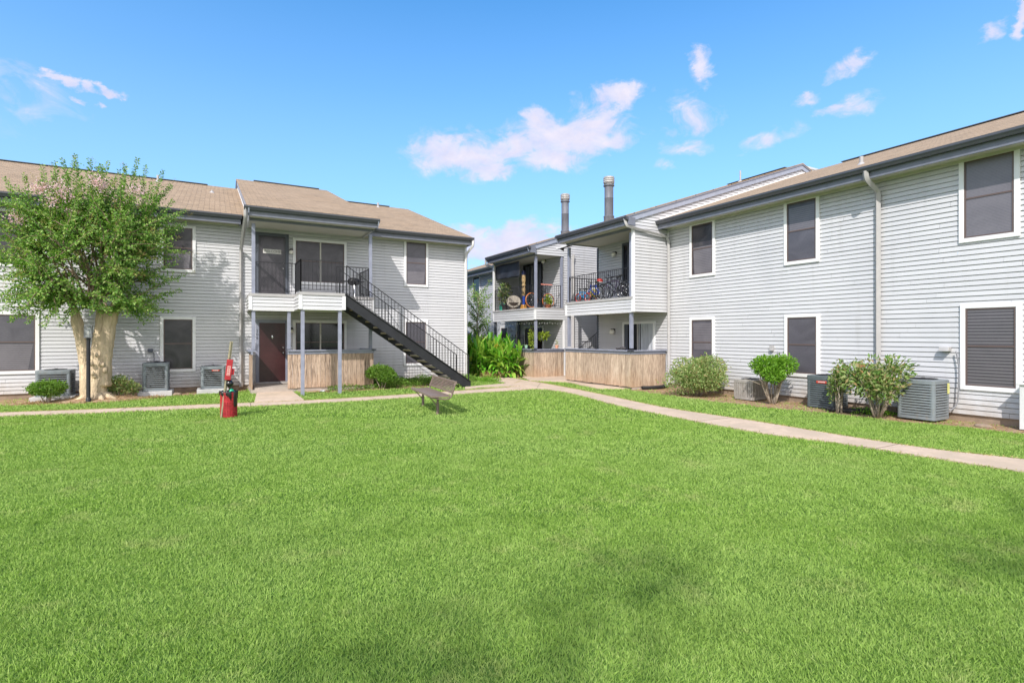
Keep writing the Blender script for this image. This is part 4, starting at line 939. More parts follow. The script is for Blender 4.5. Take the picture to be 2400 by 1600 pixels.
for j in range(N):
    fs.append((0, 1+j, 1+(j+1) % N))
    for k in range(3): b = 1+k*N; fs.append((b+j, b+N+j, b+N+(j+1) % N, b+(j+1) % N))
mb.add(vs, fs); tag(mb.build('soil_mound', DIRT, smooth=True), kind='structure')
n = 1600; P = np.column_stack([RNG.uniform(-7, 13, n), RNG.uniform(15, 18.8, n), np.full(n, .012)]); P = P[inside(P, bedA) | inside(P, bedA2)]
P2 = np.column_stack([RNG.uniform(11.2, 12.95, 1600), RNG.uniform(-3, 12.8, 1600), np.full(1600, .012)]); P2 = P2[inside(P2, bedB)]; P = np.concatenate([P, P2])
V, F = leaf_geo(P, RNG.normal(size=(len(P), 3))*np.array([1, 1, .1]), RNG.uniform(.03, .07, len(P)), .02); tag(np_mesh('leaf_litter', V, F, DEADL), kind='stuff')
# ------------------------------------------------------------------ shrubs
shrub('clipped_shrub', (-3.72, 17.35, 0), .41, .36, .38, .25, 3000, .040, BOX, 'low bright green flat-topped shrub hiding the leftmost air conditioner', group='clipped shrubs')
shrub('clipped_shrub', (-2.25, 17.75, 0), .42, .38, .36, .31, 2400, .042, INDH, 'small yellowish shrub right of the crape myrtle trunks', group='clipped shrubs', holes=.5)
shrub('clipped_shrub', (4.66, 16.95, 0), .45, .42, .47, .32, 3600, .045, BOX, 'round glossy green shrub at the end of the patio fence under the stair', group='clipped shrubs')
shrub('hawthorn_bush', (11.95, 10.62, 0), .80, .78, .56, .58, 8200, .050, INDH, 'wide rounded bush with reddish leaves beside the fence corner and downspout', lobes=13, stems=12)
shrub('topiary_shrub', (12.1, 8.42, 0), .60, .52, .84, .42, 3900, .050, BRIGHT, 'bright green shrub with bare pale forked stems beside the brown air conditioner', stems=12, lobes=5, stemr=.016, holes=.4)
shrub('thin_shrub', (12.0, 6.75, 0), .20, .20, .72, .52, 900, .048, PHOT, 'narrow upright shrub with thin bare stems beside the dark grey air conditioner', stems=8, lobes=4, holes=.5)
shrub('loose_shrub', (12.0, 5.98, 0), .62, .60, .78, .54, 2300, .072, PHOT, 'loose open shrub with red-tinged leaves between two air conditioners', stems=12, holes=.6, W=.42, stemr=.012, lobes=9)
def ground_cover(name, poly, n, L, m, h=.12):
    xs = [p[0] for p in poly]; ys = [p[1] for p in poly]
    P = np.column_stack([RNG.uniform(min(xs), max(xs), n), RNG.uniform(min(ys), max(ys), n), np.zeros(n)]); P = P[inside(P, poly)]
    P[:, 2] = RNG.random(len(P))*h*(.4+vnoise(P, .3, 8)); D = RNG.normal(size=(len(P), 3)); D[:, 2] = abs(D[:, 2])
    V, F = leaf_geo(P, D, RNG.uniform(.6, 1.3, len(P))*L, L*.55); tag(np_mesh(name, V, F, m), kind='stuff')
ground_cover('ground_cover', [(3.0, 16.9), (4.4, 16.85), (5.3, 16.9), (7.0, 17.3), (8.4, 17.6), (8.6, 18.85), (4.55, 18.85), (4.55, 17.2), (3.0, 17.22)], 15000, .05, BOX, .22)
ground_cover('ground_cover', [(12.1, 5.9), (12.8, 5.9), (12.8, 6.6), (12.1, 6.6)], 500, .05, BRIGHT, .1)
ground_cover('ground_cover', [(8.5, 17.3), (9.3, 17.4), (9.4, 18.6), (8.6, 18.8)], 1600, .05, BRIGHT, .16)
# canna bed
CN = thing('canna_clump', (10.2, 20.0, 0), 'dense clump of broad-leaved canna lilies with orange flowers by the crossing of the paths', 'plant')
def strap(mb_, b, d, L, w, bend):
    d = Vector(d).normalized(); sdv = d.cross(Vector((0, 0, 1))).normalized(); n_ = 7; prev = None; base = len(mb_[0]); p = Vector(b); dd = d.copy()
    prof = [.25, .7, 1, .98, .8, .5, .04]
    for i in range(n_):
        ww = w*prof[i]*.5; u = sdv.cross(dd).normalized()
        mb_[0] += [tuple(p-sdv*ww+u*ww*.35), tuple(p), tuple(p+sdv*ww+u*ww*.35)]
        if i: a = base+(i-1)*3; c_ = base+i*3; mb_[1] += [(a, a+1, c_+1, c_), (a+1, a+2, c_+2, c_+1)]
        dd = (dd+Vector((0, 0, -bend))).normalized(); p = p+dd*L/(n_-1)
lv = [[], []]; st = MB(); fl = []
for i in range(165):
    x = random.uniform(9.3, 11.15); y = random.uniform(18.9, 21.6)
    if x > 10.9 and y < 19.8: x -= .5
    if y < 19.2+(10.6-x)*.5 and x < 9.9: continue
    h = random.uniform(1.0, 1.72)*(1 if y > 19.5 else .86); lx, ly = random.uniform(-.16, .16), random.uniform(-.2, .1)
    b = Vector((x, y, 0)); e = b+Vector((lx, ly, h*.85)); st.tube([b, b.lerp(e, .5)+Vector((lx*.2, 0, 0)), e], [.016, .013, .007], 5)
    for k in range(11):
        t = .12+.84*k/10; a = k*2.3+i; p = b.lerp(e, t); el = .35+t*.95+random.uniform(-.2, .2)
        strap(lv, p, (math.cos(a)*math.cos(el), math.sin(a)*math.cos(el), math.sin(el)), random.uniform(.42, .66), random.uniform(.095, .155), random.uniform(.18, .42)*(1.3-t))
    if random.random() < .05:
        for _ in range(22): fl.append(e+Vector((random.gauss(0, .035), random.gauss(0, .035), .12+random.gauss(0, .07))))
me = bpy.data.meshes.new('foliage'); W_ = wloc(CN); me.from_pydata([(p[0]-W_.x, p[1]-W_.y, p[2]) for p in lv[0]], [], lv[1]); me.materials.append(CANNA)
me.polygons.foreach_set('use_smooth', [True]*len(me.polygons)); o = bpy.data.objects.new('foliage', me); COL.objects.link(o); o.parent = CN
st.build('stem', mat('green_stem', (.12, .22, .04), .5), CN); V, F = leaf_geo(arr(fl), RNG.normal(size=(len(fl), 3)), .06, .035); np_mesh('flower', V, F, ORANGEFL, CN)
P = np.column_stack([RNG.uniform(9.4, 11.1, 900), RNG.uniform(18.8, 19.6, 900), RNG.random(900)*.22]); V, F = leaf_geo(P, RNG.normal(size=(900, 3)), .14, .03); np_mesh('dry_leaf', V, F, DEADL, CN)
# young tree between the blocks
YT = thing('young_tree', (11.2, 23.6, 0), 'slender young tree between the left building corner and the far block', 'tree'); mb = MB(); YB = Vector((11.2, 23.6, 0))
mb.tube([YB, YB+Vector((.05, 0, 1.2)), YB+Vector((0, .05, 2.4)), YB+Vector((.1, 0, 3.6))], [.05, .045, .03, .012], 8); yp = []; yd = []
for i in range(46):
    z = random.uniform(1.2, 3.6); a = random.uniform(0, 6.28); b = YB+Vector((.03, .02, z)); e = b+Vector((math.cos(a)*.75, math.sin(a)*.75, random.uniform(.3, 1.1)))*random.uniform(.5, 1.05); mb.tube([b, b.lerp(e, .5)+Vector((0, 0, .06)), e], [.012, .008, .003], 5)
    for k in range(60): t = random.uniform(.15, 1); yp.append(b.lerp(e, t)+Vector((random.gauss(0, .06), random.gauss(0, .06), random.gauss(0, .06)))); yd.append((e-b).normalized()+Vector((random.gauss(0, .7), random.gauss(0, .7), random.gauss(0, .5))))
mb.build('trunk', STEM, YT, smooth=True); V, F = leaf_geo(arr(yp), arr(yd), RNG.uniform(.05, .11, len(yp)), .045); np_mesh('crown', V, F, CRAPE, YT)
# shade trees standing behind the photographer: only their shadows reach the lawn
def shade_tree(x, y, h, cl, label):
    t = thing('oak_tree', (x, y, 0), label, 'tree', 'oaks behind the lawn'); mb = MB()
    limb(mb, [(x, y, 0), (x+.1, y, h*.3), (x, y+.1, h*.6)], [.28, .22, .14], 12, .03)
    Pp = []
    for cx, cy, cz, r, n_ in cl:
        mb.tube([(x, y+.05, h*.5), ((x+cx)/2, (y+cy)/2, (h*.5+cz)/2+.3), (cx, cy, cz)], [.05, .03, .012], 8)
        d = norm(RNG.normal(size=(n_, 3)))*(RNG.random(n_)**.45)[:, None]*r*np.array([1, 1, .7]); Pp.append(d+np.array([cx, cy, cz]))
    mb.build('trunk', STEM, t, smooth=True); Pp = np.concatenate(Pp); V, F = leaf_geo(Pp, RNG.normal(size=(len(Pp), 3)), RNG.uniform(.09, .17, len(Pp)), .09); np_mesh('crown', V, F, DARKG, t)
shade_tree(-9.6, -10.2, 15, [(-8.2, -8.0, 14.0, .75, 115), (-9.8, -8.35, 14.2, .9, 110), (-11, -9.6, 14.5, 1.3, 700)], 'leafy oak behind the photographer, left one')
shade_tree(-4.2, -11.0, 15, [(-5.5, -9.1, 14.0, .85, 200), (-3.8, -9.9, 14.4, 1.2, 700)], 'leafy oak behind the photographer, right one')
# ================================================================== OBJECTS
COND = mat('condenser_grey_paint', (.20, .225, .245), .45, var=.15, vscale=7, dirt=(.24, .20, .15)); CONDT = mat('condenser_tan_paint', (.33, .305, .28), .6, var=.2, vscale=7, dirt=(.2, .16, .12))
CORE = mat('condenser_core', (.075, .062, .05), .8, var=.5, vscale=16); LABR = mat('red_label', (.5, .06, .04), .5); LABW = mat('white_label', (.75, .74, .7), .5); LABY = mat('yellow_label', (.62, .60, .22), .5)
PAD = mat('pad_concrete', (.50, .49, .49), .9, var=.15, vscale=9)
def ac_unit(x0, x1, y0, y1, z0, z1, label, style='slat', m=COND, labface=None, gap=.055, pad=True, cover=.4):
    cx, cy = (x0+x1)/2, (y0+y1)/2; t = thing('air_conditioner', (cx, cy, 0), label, 'air conditioner', 'outdoor air conditioning units')
    mb = MB(); r = .045
    mb.box(x0+.03, x1-.03, y0+.03, y1-.03, z0+.02, z1-.05); mb.build('core', CORE, t)
    def ringpts(e, z):
        pts = []
        for cx_, cy_, a0 in ((x1-r, y1-r, 0), (x0+r, y1-r, 90), (x0+r, y0+r, 180), (x1-r, y0+r, 270)):
            for k in range(4): a = R(a0+30*k); pts.append((cx_+math.cos(a)*(r+e), cy_+math.sin(a)*(r+e), z))
        return pts
    def band(mb, e0, za, e1, zb):
        a = ringpts(e0, za); b = ringpts(e1, zb); n = len(a); mb.add(a+b, [(i, (i+1) % n, n+(i+1) % n, n+i) for i in range(n)])
    mb = MB()
    band(mb, .008, z0, .008, z0+.06); band(mb, .008, z0+.06, -.01, z0+.061)
    band(mb, -.01, z1-.09, .010, z1-.085); band(mb, .010, z1-.085, .010, z1-.012); band(mb, .010, z1-.012, -.006, z1)
    tp = ringpts(-.006, z1); k = len(tp); C_ = [(cx+math.cos(2*math.pi*i/k+R(30))*.0, cy, z1) for i in range(k)]
    rad = min(x1-x0, y1-y0)*.40; n = 16
    inner = [(cx+math.cos(R(22.5*i))*rad, cy+math.sin(R(22.5*i))*rad, z1+.004) for i in range(n)]
    # top panel: annulus between the rounded outline (16 points) and the fan opening
    mb.add(tp+inner, [(i, (i+1) % n, n+(i+1) % n, n+i) for i in range(n)])
    if style == 'slat':
        z = z0+.07
        while z < z1-.10:
            band(mb, -.006, z, .006, z+.004); band(mb, .006, z+.004, .004, z+gap*cover*.8); band(mb, .004, z+gap*cover*.8, -.012, z+gap*cover); z += gap
        for cx_, cy_ in ((x0+r, y0+r), (x1-r, y0+r), (x0+r, y1-r), (x1-r, y1-r)):
            mb.lathe((cx_, cy_, 0), [(r+.004, z0+.05), (r+.004, z1-.08)], 16)
    else:
        w = .055
        for a_, b_, fx in ((x0, x1, 0), (y0, y1, 1)):
            n_ = int((b_-a_)/w)
            for i in range(n_+1):
                s = a_+(b_-a_)*i/n_
                for side_ in (0, 1):
                    if fx == 0: yy = y0 if side_ == 0 else y1; mb.box(max(x0, s-.015), min(x1, s+.015), yy-.006, yy+.006, z0+.03, z1-.07)
                    else: xx = x0 if side_ == 0 else x1; mb.box(xx-.006, xx+.006, max(y0, s-.015), min(y1, s+.015), z0+.03, z1-.07)
        mb.box(x0+.012, x1-.012, y0+.012, y1-.012, z0+.03, z1-.07)
    mb.build('cabinet', m, t, smooth='auto')
    mb = MB(); g_ = z1+.012
    for i in range(1, 7): mb.ring((cx, cy, g_+.012*(1-i/6)), rad*i/6, .0035, 'z', 24, 4)
    for i in range(8): a = R(45*i); mb.tube([(cx, cy, g_+.012), (cx+math.cos(a)*rad, cy+math.sin(a)*rad, g_)], .004, 4)
    mb.ball((cx, cy, g_+.005), .06, 10, (1, 1, .35)); mb.build('fan_guard', IRON, t)
    mb = MB(); mb.lathe((cx, cy, 0), [(rad, z1-.04), (.02, z1-.035)], 20); mb.build('fan_well', RUBBER, t)
    if labface:
        ax, c0, c1, za, zb, mm = labface; mb = MB()
        if ax == 'x': mb.box(x0-.016, x0-.012, c0, c1, za, zb)
        else: mb.box(c0, c1, y0-.016, y0-.012, za, zb)
        lb = mb.build('badge', mm, t, bevel=.002)
        if mm is LABR:
            mb = MB(); nn = 7
            for i in range(nn):
                a = c0+(c1-c0)*(.14+.72*i/nn); b = a+(c1-c0)*.07; zz = (za+zb)/2
                if ax == 'x': mb.box(x0-.0175, x0-.0162, a, b, zz-.009, zz+.009)
                else: mb.box(a, b, y0-.0175, y0-.0162, zz-.009, zz+.009)
            mb.build('badge_marks', LABW, lb)
    if pad:
        mb = MB(); mb.box(x0-.10, x1+.10, y0-.10, y1+.06, 0.0, z0-.004); mb.build('base_pad', PAD, t, bevel=.012)
    return t
ac_unit(-4.08, -3.36, 18.02, 18.62, .12, .80, 'low grey air conditioner behind the leftmost clipped shrub')
ac_unit(-1.79, -1.18, 18.0, 18.6, .15, .94, 'tall grey louvred air conditioner under the ground-floor window right of the tree')
ac_unit(-.38, .24, 18.05, 18.65, .14, .80, 'grey louvred air conditioner with red badge behind the litter bin post', labface=('y', -.10, .10, .66, .70, LABR))
ac_unit(12.15, 12.70, 9.02, 9.58, .03, .55, 'weathered tan air conditioner with upright ribs behind the topiary shrub', 'ribs', CONDT, pad=False)
ac_unit(12.32, 12.92, 7.05, 7.68, .03, .77, 'dark grey air conditioner with red badge left of the narrow shrub', 'slat', mat('condenser_dark_paint', (.10, .12, .13), .45, var=.12, vscale=7), labface=('x', 7.20, 7.44, .60, .655, LABR), gap=.050, pad=False, cover=.72)
ac_unit(12.20, 12.82, 5.05, 5.70, .05, .83, 'blue-grey air conditioner with yellow sticker nearest the right frame edge', 'slat', COND, labface=('y', 12.70, 12.79, .55, .76, LABY), gap=.052, pad=False, cover=.66)
# electrical boxes and conduits on the walls
def ebox(name, p, n, w, h, d, label, cond=None, m=None):
    p = Vector(p); n = Vector((n.x, n.y, 0)); s = Vector((-n.y, n.x, 0)); t = thing(name, (p.x, p.y, p.z), label, 'electrical box', 'wall boxes feeding the air conditioners')
    a = p-s*w/2; b = p+s*w/2; mb = MB(); U_ = Vector((0, 0, h))
    mb.hexa([a+n*.012, b+n*.012, b+n*d, a+n*d, a+n*.012+U_, b+n*.012+U_, b+n*(d*.8)+U_, a+n*(d*.8)+U_]); mb.build('box', m or SPOUT, t, bevel=.006)
    if cond: mb = MB(); mb.tube(smooth_line([Vector(c_) for c_ in cond], 6), .013, 8); mb.build('conduit', mat('conduit_grey', (.22, .22, .24), .5), t, smooth=True)
    return t
ebox('disconnect_box', FB.P(onX(2219, 800, 13).y, 0, 1.39), FB.n, .17, .09, .16, 'small grey hooded box with looping cable right of the blue-grey air conditioner', [FB.P(4.98, .08, 1.39), FB.P(4.93, .09, 1.1), FB.P(4.93, .10, .7), FB.P(4.95, .12, .35), FB.P(5.04, .22, .2)])
ebox('disconnect_box', FB.P(onX(1811, 825, 13).y, 0, 1.30), FB.n, .10, .15, .09, 'small pale box on the siding above the tan air conditioner', [FB.P(8.86, .06, 1.30), FB.P(8.86, .06, .8), FB.P(8.9, .15, .4)])
ebox('disconnect_box', FA.P(-3.02, 0, 1.20), FA.n, .13, .10, .12, 'small box with hanging cables left of the crape myrtle trunks', [FA.P(-2.98, .08, 1.20), FA.P(-3.05, .10, .8), FA.P(-3.15, .15, .45), FA.P(-3.3, .3, .3)])
ebox('disconnect_box', FA.P(-1.68, 0, 1.22), FA.n, .13, .10, .10, 'small dark box above the tall louvred air conditioner', [FA.P(-1.6, .06, 1.22), FA.P(-1.58, .08, 1.0), FA.P(-1.56, .3, .9)], m=DSLATE)
UC = thing('utility_cabinet', (12.75, 3.72, 0), 'tall narrow grey utility cabinet at the right frame edge', 'cabinet'); mb = MB(); mb.box(12.62, 12.96, 3.60, 3.93, .02, .82); mb.build('cabinet_body', SPOUTW, UC, bevel=.01); mb = MB(); mb.box(12.59, 12.96, 3.57, 3.96, .821, .85); mb.build('cabinet_lid', SPOUTW, UC, bevel=.006)
# corrugated drain pipes
def corrug(name, pts, r, label):
    P_ = smooth_line([Vector(p) for p in pts], 22); rr = [r*(1+.07*(i % 2)) for i in range(len(P_))]; mb = MB(); mb.tube(P_, rr, 14, cap=False); mb.tube(P_, [x*.8 for x in rr], 14, cap=False)
    tag(mb.build(name, RUBBER, smooth=True), label, 'drain pipe', 'black corrugated drain pipes')
corrug('drain_pipe', [(12.78, 12.70, .10), (12.55, 12.60, .07), (12.15, 12.55, .065), (11.75, 12.68, .065)], .055, 'black corrugated pipe on the soil by the fence corner below the downspout')
corrug('drain_pipe', [(12.86, 6.40, .09), (12.55, 6.28, .07), (12.25, 6.42, .065), (12.05, 6.78, .065), (12.0, 7.0, .065)], .055, 'black corrugated pipe curving behind the loose shrub')
# lamp post
LPt = thing('lamp_post', (-2.87, 17.06, 0), 'black lantern post in front of the crape myrtle trunks', 'lamp post'); x, y = -2.82, 17.02
mb = MB(); mb.lathe((x, y, 0), [(.058, -.05), (.058, .12), (.05, .13), (.045, .16), (.040, 1.60), (.05, 1.61), (.05, 1.64), (.02, 1.66)], 14); mb.build('pole', IRON, LPt, smooth='auto')
mb = MB(); q4 = [(-1, -1), (1, -1), (1, 1), (-1, 1)]; w4 = .072
for a, b in q4: mb.bar((x+a*w4, y+b*w4, 1.67), (x+a*w4, y+b*w4, 1.93), .014, .014)
mb.box(x-w4-.012, x+w4+.012, y-w4-.012, y+w4+.012, 1.652, 1.672); mb.box(x-w4-.014, x+w4+.014, y-w4-.014, y+w4+.014, 1.93, 1.955)
mb.build('lantern_frame', mat('lantern_metal', (.16, .165, .175), .4), LPt, bevel=.003)
gl = bpy.data.materials.new('lantern_glass'); gl.use_nodes = True; g_ = gl.node_tree.nodes['Principled BSDF']; g_.inputs['Base Color'].default_value = (.36, .38, .40, 1); g_.inputs['Roughness'].default_value = .15; g_.inputs['Alpha'].default_value = .40
mb = MB(); mb.box(x-w4+.004, x+w4-.004, y-w4+.004, y+w4-.004, 1.675, 1.928); mb.build('lantern_glass', gl, LPt)
mb = MB(); mb.ball((x, y, 1.77), .03, 8, (1, 1, 2)); mb.build('bulb', GLOBE, LPt, smooth=True)
# bench: length along Y, facing the lawn
BN = thing('park_bench', (4.235, 11.42, 0), 'taupe slatted metal bench on the lawn by the foot of the stair', 'bench', rz=R(-6.2))
BX, BY0, BY1, zs = 0, -.97, .97, .445
mb = MB()
for i in range(10): xx = -.19+i*.040; zz = zs-.012*math.sin(i/9*3.14); mb.bar((xx, BY0, zz), (xx, BY1, zz), .030, .014)
mb.bar((-.215, BY0, zs-.01), (-.215, BY1, zs-.01), .03, .035)
for yy in (BY0+.01, BY1-.01, 0): mb.bar((-.21, yy, zs-.018), (.18, yy, zs-.018), .03, .02)
mb.build('seat', BENCH, BN, local=True)
mb = MB()
for i in range(7): f = i/6; xx = .245+f*.07; zz = zs+.075+f*.185; mb.bar((xx, BY0+.02, zz), (xx, BY1-.02, zz), .012, .024, (.9, 0, .4))
for f in (-.07, 1.09): mb.bar((.245+f*.07, BY0, zs+.075+f*.185), (.245+f*.07, BY1, zs+.075+f*.185), .032, .032)
for yy in (BY0+.01, BY1-.01, 0): mb.bar((.24, yy, zs+.07), (.32, yy, zs+.27), .03, .014)
mb.build('backrest', BENCH, BN, local=True)
mb = MB()
for yy in (BY0+.03, BY1-.03):
    mb = MB(); mb.tube(smooth_line([Vector(p) for p in ((-.20, yy, zs-.035), (.08, yy, zs-.075), (.20, yy, zs-.045), (.25, yy, zs+.05), (.315, yy, zs+.26))], 5), .018, 8); mb.build('side_frame', BENCH, BN, local=True, smooth=True)
for yy in (-.55, .80):
    mb = MB(); mb.tube([(.03, yy, -.05), (.03, yy, zs-.20)], .030, 10); mb.tube([(.03, yy, .20), (.03, yy, zs-.03)], .024, 10)
    mb.bar((-.19, yy, zs-.045), (.20, yy, zs-.045), .045, .03); mb.bar((.03, yy, .18), (-.16, yy, zs-.05), .02, .02); mb.build('leg', BENCH, BN, local=True, smooth='auto')
# litter bin
bx, by = .24, 12.62
BI = thing('litter_bin', (bx, by, 0), 'red mesh litter bin lined with a black bag standing on the lawn', 'litter bin'); mb = MB(); Rb = .158
mb.lathe((bx, by, 0), [(Rb*.98, .01), (Rb, .03), (Rb, .05)], 30); mb.lathe((bx, by, 0), [(Rb, .33), (Rb, .40), (Rb*.97, .40)], 30)
for z in (.52,): mb.ring((bx, by, z), Rb, .008, 'z', 30, 5)
for i in range(34): a = 2*math.pi*i/34; mb.bar((bx+math.cos(a)*Rb, by+math.sin(a)*Rb, .03), (bx+math.cos(a)*Rb, by+math.sin(a)*Rb, .52), .017, .004, (math.cos(a), math.sin(a), 0))
for z in np.arange(.07, .52, .032): mb.ring((bx, by, float(z)), Rb, .006, 'z', 34, 4)
mb.build('mesh_basket', RED, BI, smooth='auto')
mb = MB(); mb.lathe((bx, by, 0), [(Rb*.90, .02), (Rb*.93, .50)], 24); mb.build('bag_lining', WORNRED, BI)
N = 40; prof = []; vs = []; fs = []
for j in range(7):
    for i in range(N):
        a = 2*math.pi*i/N; fr_ = math.sin(a*7)*.008+math.sin(a*13+1)*.006; drop = .05+.24*max(0, math.cos(a+.75))**4+.012*math.sin(a*5)
        rr = [Rb*.75, Rb*.95, Rb*1.03, Rb*1.06, Rb*1.06, Rb*1.05, Rb*1.04][j]+fr_*(j > 1)*1.3; zz = [.44, .54, .555, .535, .52-drop*.35, .52-drop*.7, .52-drop][j]+.006*math.sin(a*9)
        vs.append((bx+math.cos(a)*rr, by+math.sin(a)*rr, zz))
for j in range(6):
    for i in range(N): fs.append((j*N+i, j*N+(i+1) % N, (j+1)*N+(i+1) % N, (j+1)*N+i))
mb = MB(); mb.add(vs, fs); mb.build('bin_bag', PLASTIC, BI, smooth=True)
mb = MB(); mb.lathe((bx, by, 0), [(.10, .40), (.15, .47), (.11, .50), (.03, .51)], 14); mb.build('rubbish', PLASTIC, BI, smooth=True)
mb = MB(); mb.lathe((bx+.05, by-.05, .48), [(.05, 0), (.06, .05), (.035, .10), (.01, .13)], 9); o = mb.build('green_rubbish', mat('green_plastic', (.02, .42, .22), .4), BI, smooth=True)
def pm(n, c): return mat(n, c, .4)
DP = thing('bag_dispenser_post', (.05, 12.6, 0), 'leaning weathered post with red bag dispenser box beside the litter bin', 'post')
a = onY(517, 976, 12.52); a.z = -.05; b = onY(540.5, 800, 12.52); mb = MB(); mb.bar(a, b, .055, .028, (1, 0, 0)); mb.bar(a+Vector((.028, .0, 0)), b+Vector((.028, .0, -.0)), .008, .034, (1, 0, 0)); mb.build('pole', POSTGALV, DP)
d_ = (b-a).normalized(); p1 = a+d_*((.62-a.z)/d_.z)+Vector((.10, -.03, 0)); sx_ = Vector((1, 0, -.12)).normalized()
def obox(mb, c, ux, uz, w, h, dpt):
    ux = Vector(ux).normalized(); uz = Vector(uz).normalized(); uy = uz.cross(ux); c = Vector(c)
    mb.hexa([c-ux*w/2-uy*dpt/2, c+ux*w/2-uy*dpt/2, c+ux*w/2+uy*dpt/2, c-ux*w/2+uy*dpt/2, c-ux*w/2-uy*dpt/2+uz*h, c+ux*w/2-uy*dpt/2+uz*h, c+ux*w/2+uy*dpt/2+uz*h, c-ux*w/2+uy*dpt/2+uz*h])
p1 = onY(529, 890, 12.48); mb = MB(); obox(mb, p1+Vector((.035, 0, 0)), sx_, d_, .115, .42, .07); obox(mb, p1+Vector((.125, .02, .10)), sx_, d_, .05, .13, .06); bxo = mb.build('dispenser_box', RED, DP, bevel=.005)
mb = MB(); obox(mb, p1+d_*.09+Vector((.032, -.038, 0)), sx_, d_, .062, .20, .002); st_ = mb.build('sticker', pm('faded_sticker', (.62, .30, .28)), bxo)
mb = MB()
for k, h in enumerate((.105, .155, .205, .25)): obox(mb, p1+d_*h+Vector((.030, -.040, 0)), sx_, d_, .030 if k % 2 else .018, .014, .002)
mb.build('sticker_print', WORNRED, bxo)
mb = MB(); mb.lathe(p1+Vector((.07, .05, -.13)), [(.03, -.02), (.075, .02), (.08, .06), (.05, .10), (.02, .15)], 12); mb.build('spare_bag', PLASTIC, DP, smooth=True)

TYRE = RUBBER
def bicycle(p, rz, r, wb, fcol, tcol, label, rimcol=None, scale=1.0):
    t = thing('bicycle', p, label, 'bicycle', 'bicycles kept on the balcony', rz); B_ = lambda mb, n_, m_, par=t, sm='auto': mb.build(n_, m_, par, local=True, smooth=sm)
    hx = wb/2
    for s in (-1, 1):
        mb = MB(); mb.ring((s*hx, 0, r), r-.018, .018, 'y', 30, 8); w = B_(mb, 'wheel', tcol, t, True)
        mb = MB(); mb.ring((s*hx, 0, r), r-.042, .008, 'y', 30, 5); mb.ring((s*hx, 0, r), .02, .012, 'y', 10, 5)
        for k in range(14): a = 2*math.pi*k/14; mb.tube([(s*hx+math.cos(a)*.02, .0, r+math.sin(a)*.02), (s*hx+math.cos(a)*(r-.045), .01*(-1)**k*0, r+math.sin(a)*(r-.045))], .0022, 4)
        B_(mb, 'rim', rimcol or CHROME, w, True)
    bb = Vector((-hx*.12, 0, r*.88)); seat = Vector((-hx*.38, 0, r*2.25)); hd = Vector((hx*.62, 0, r*2.15)); hd2 = Vector((hx*.70, 0, r*1.85)); re = Vector((-hx, 0, r)); fe = Vector((hx, 0, r))
    mb = MB(); T_ = .017
    for a, b in ((bb, seat), (seat*.97+Vector((.01, 0, 0)), hd), (bb, hd2), (hd+Vector((-.01, 0, .05)), hd2)): mb.tube([a, b], T_, 8)
    for y_ in (-.035, .035): mb.tube([bb, re+Vector((0, y_, 0))], T_*.6, 6); mb.tube([seat, re+Vector((0, y_, 0))], T_*.6, 6); mb.tube([hd2, hd2+Vector((.02, y_, -.06)), fe+Vector((0, y_, 0))], T_*.7, 6)
    B_(mb, 'frame', fcol)
    mb = MB(); top = seat+Vector((-.02, 0, .08)); mb.tube([seat, top], .012, 6); mb.ball(top+Vector((-.02, 0, .02)), .06, 10, (2.0, 1.0, .5)); B_(mb, 'saddle', RUBBER)
    mb = MB(); st_ = hd+Vector((-.02, 0, .13)); mb.tube([hd, st_], .014, 6); mb.tube([st_+Vector((-.10, -.24, .05)), st_+Vector((.02, -.12, .02)), st_, st_+Vector((.02, .12, .02)), st_+Vector((-.10, .24, .05))], .012, 6); B_(mb, 'handlebar', IRON)
    mb = MB(); mb.ring(bb, .07, .006, 'y', 16, 4); mb.tube([bb+Vector((0, .05, 0)), bb+Vector((.10, .06, -.10))], .009, 5); mb.tube([bb+Vector((0, -.05, 0)), bb+Vector((-.10, -.06, .10))], .009, 5); mb.bar(bb+Vector((.10, .05, -.10)), bb+Vector((.10, .13, -.10)), .05, .02); mb.bar(bb+Vector((-.10, -.05, .10)), bb+Vector((-.10, -.13, .10)), .05, .02); B_(mb, 'crank', IRON)
    return t
ZB = 2.955
bicycle((11.88, 14.05, ZB), R(92), .30, .92, pm('bike_charcoal', (.05, .05, .06)), TYRE, 'dark grey bicycle nearest the siding corner, leaning along the balcony railing')
bicycle((12.15, 14.55, ZB), R(100), .30, .90, pm('bike_purple', (.06, .04, .09)), TYRE, 'second dark bicycle behind the grey one on the balcony', )
bicycle((11.85, 15.25, ZB), R(84), .25, .74, pm('bike_blue', (.03, .07, .42)), TYRE, 'blue and white bicycle in the middle of the balcony', rimcol=pm('white_rim', (.7, .7, .7)))
bicycle((11.80, 15.85, ZB), R(96), .16, .50, pm('bike_sky', (.05, .30, .62)), pm('red_tyre', (.6, .05, .04)), 'child bicycle with red tyres and sky blue frame at the far post')
bicycle((12.10, 15.60, ZB), R(80), .20, .58, pm('bike_yellow', (.7, .55, .04)), TYRE, 'child bicycle with yellow frame beside the red-tyred one', rimcol=pm('orange_rim', (.7, .25, .10)))
hl = thing('helmet', (11.95, 15.05, 3.62), 'red and white helmet hung on the blue bicycle handlebar', 'helmet'); mb = MB(); mb.lathe((11.95, 15.05, 3.60), [(.11, 0), (.115, .05), (.09, .11), (.04, .14)], 14); mb.build('shell', pm('helmet_red', (.5, .05, .04)), hl, smooth=True); mb = MB(); mb.ring((11.95, 15.05, 3.60), .112, .012, 'z', 20, 6); mb.build('rim_band', WHITE, hl, smooth=True)
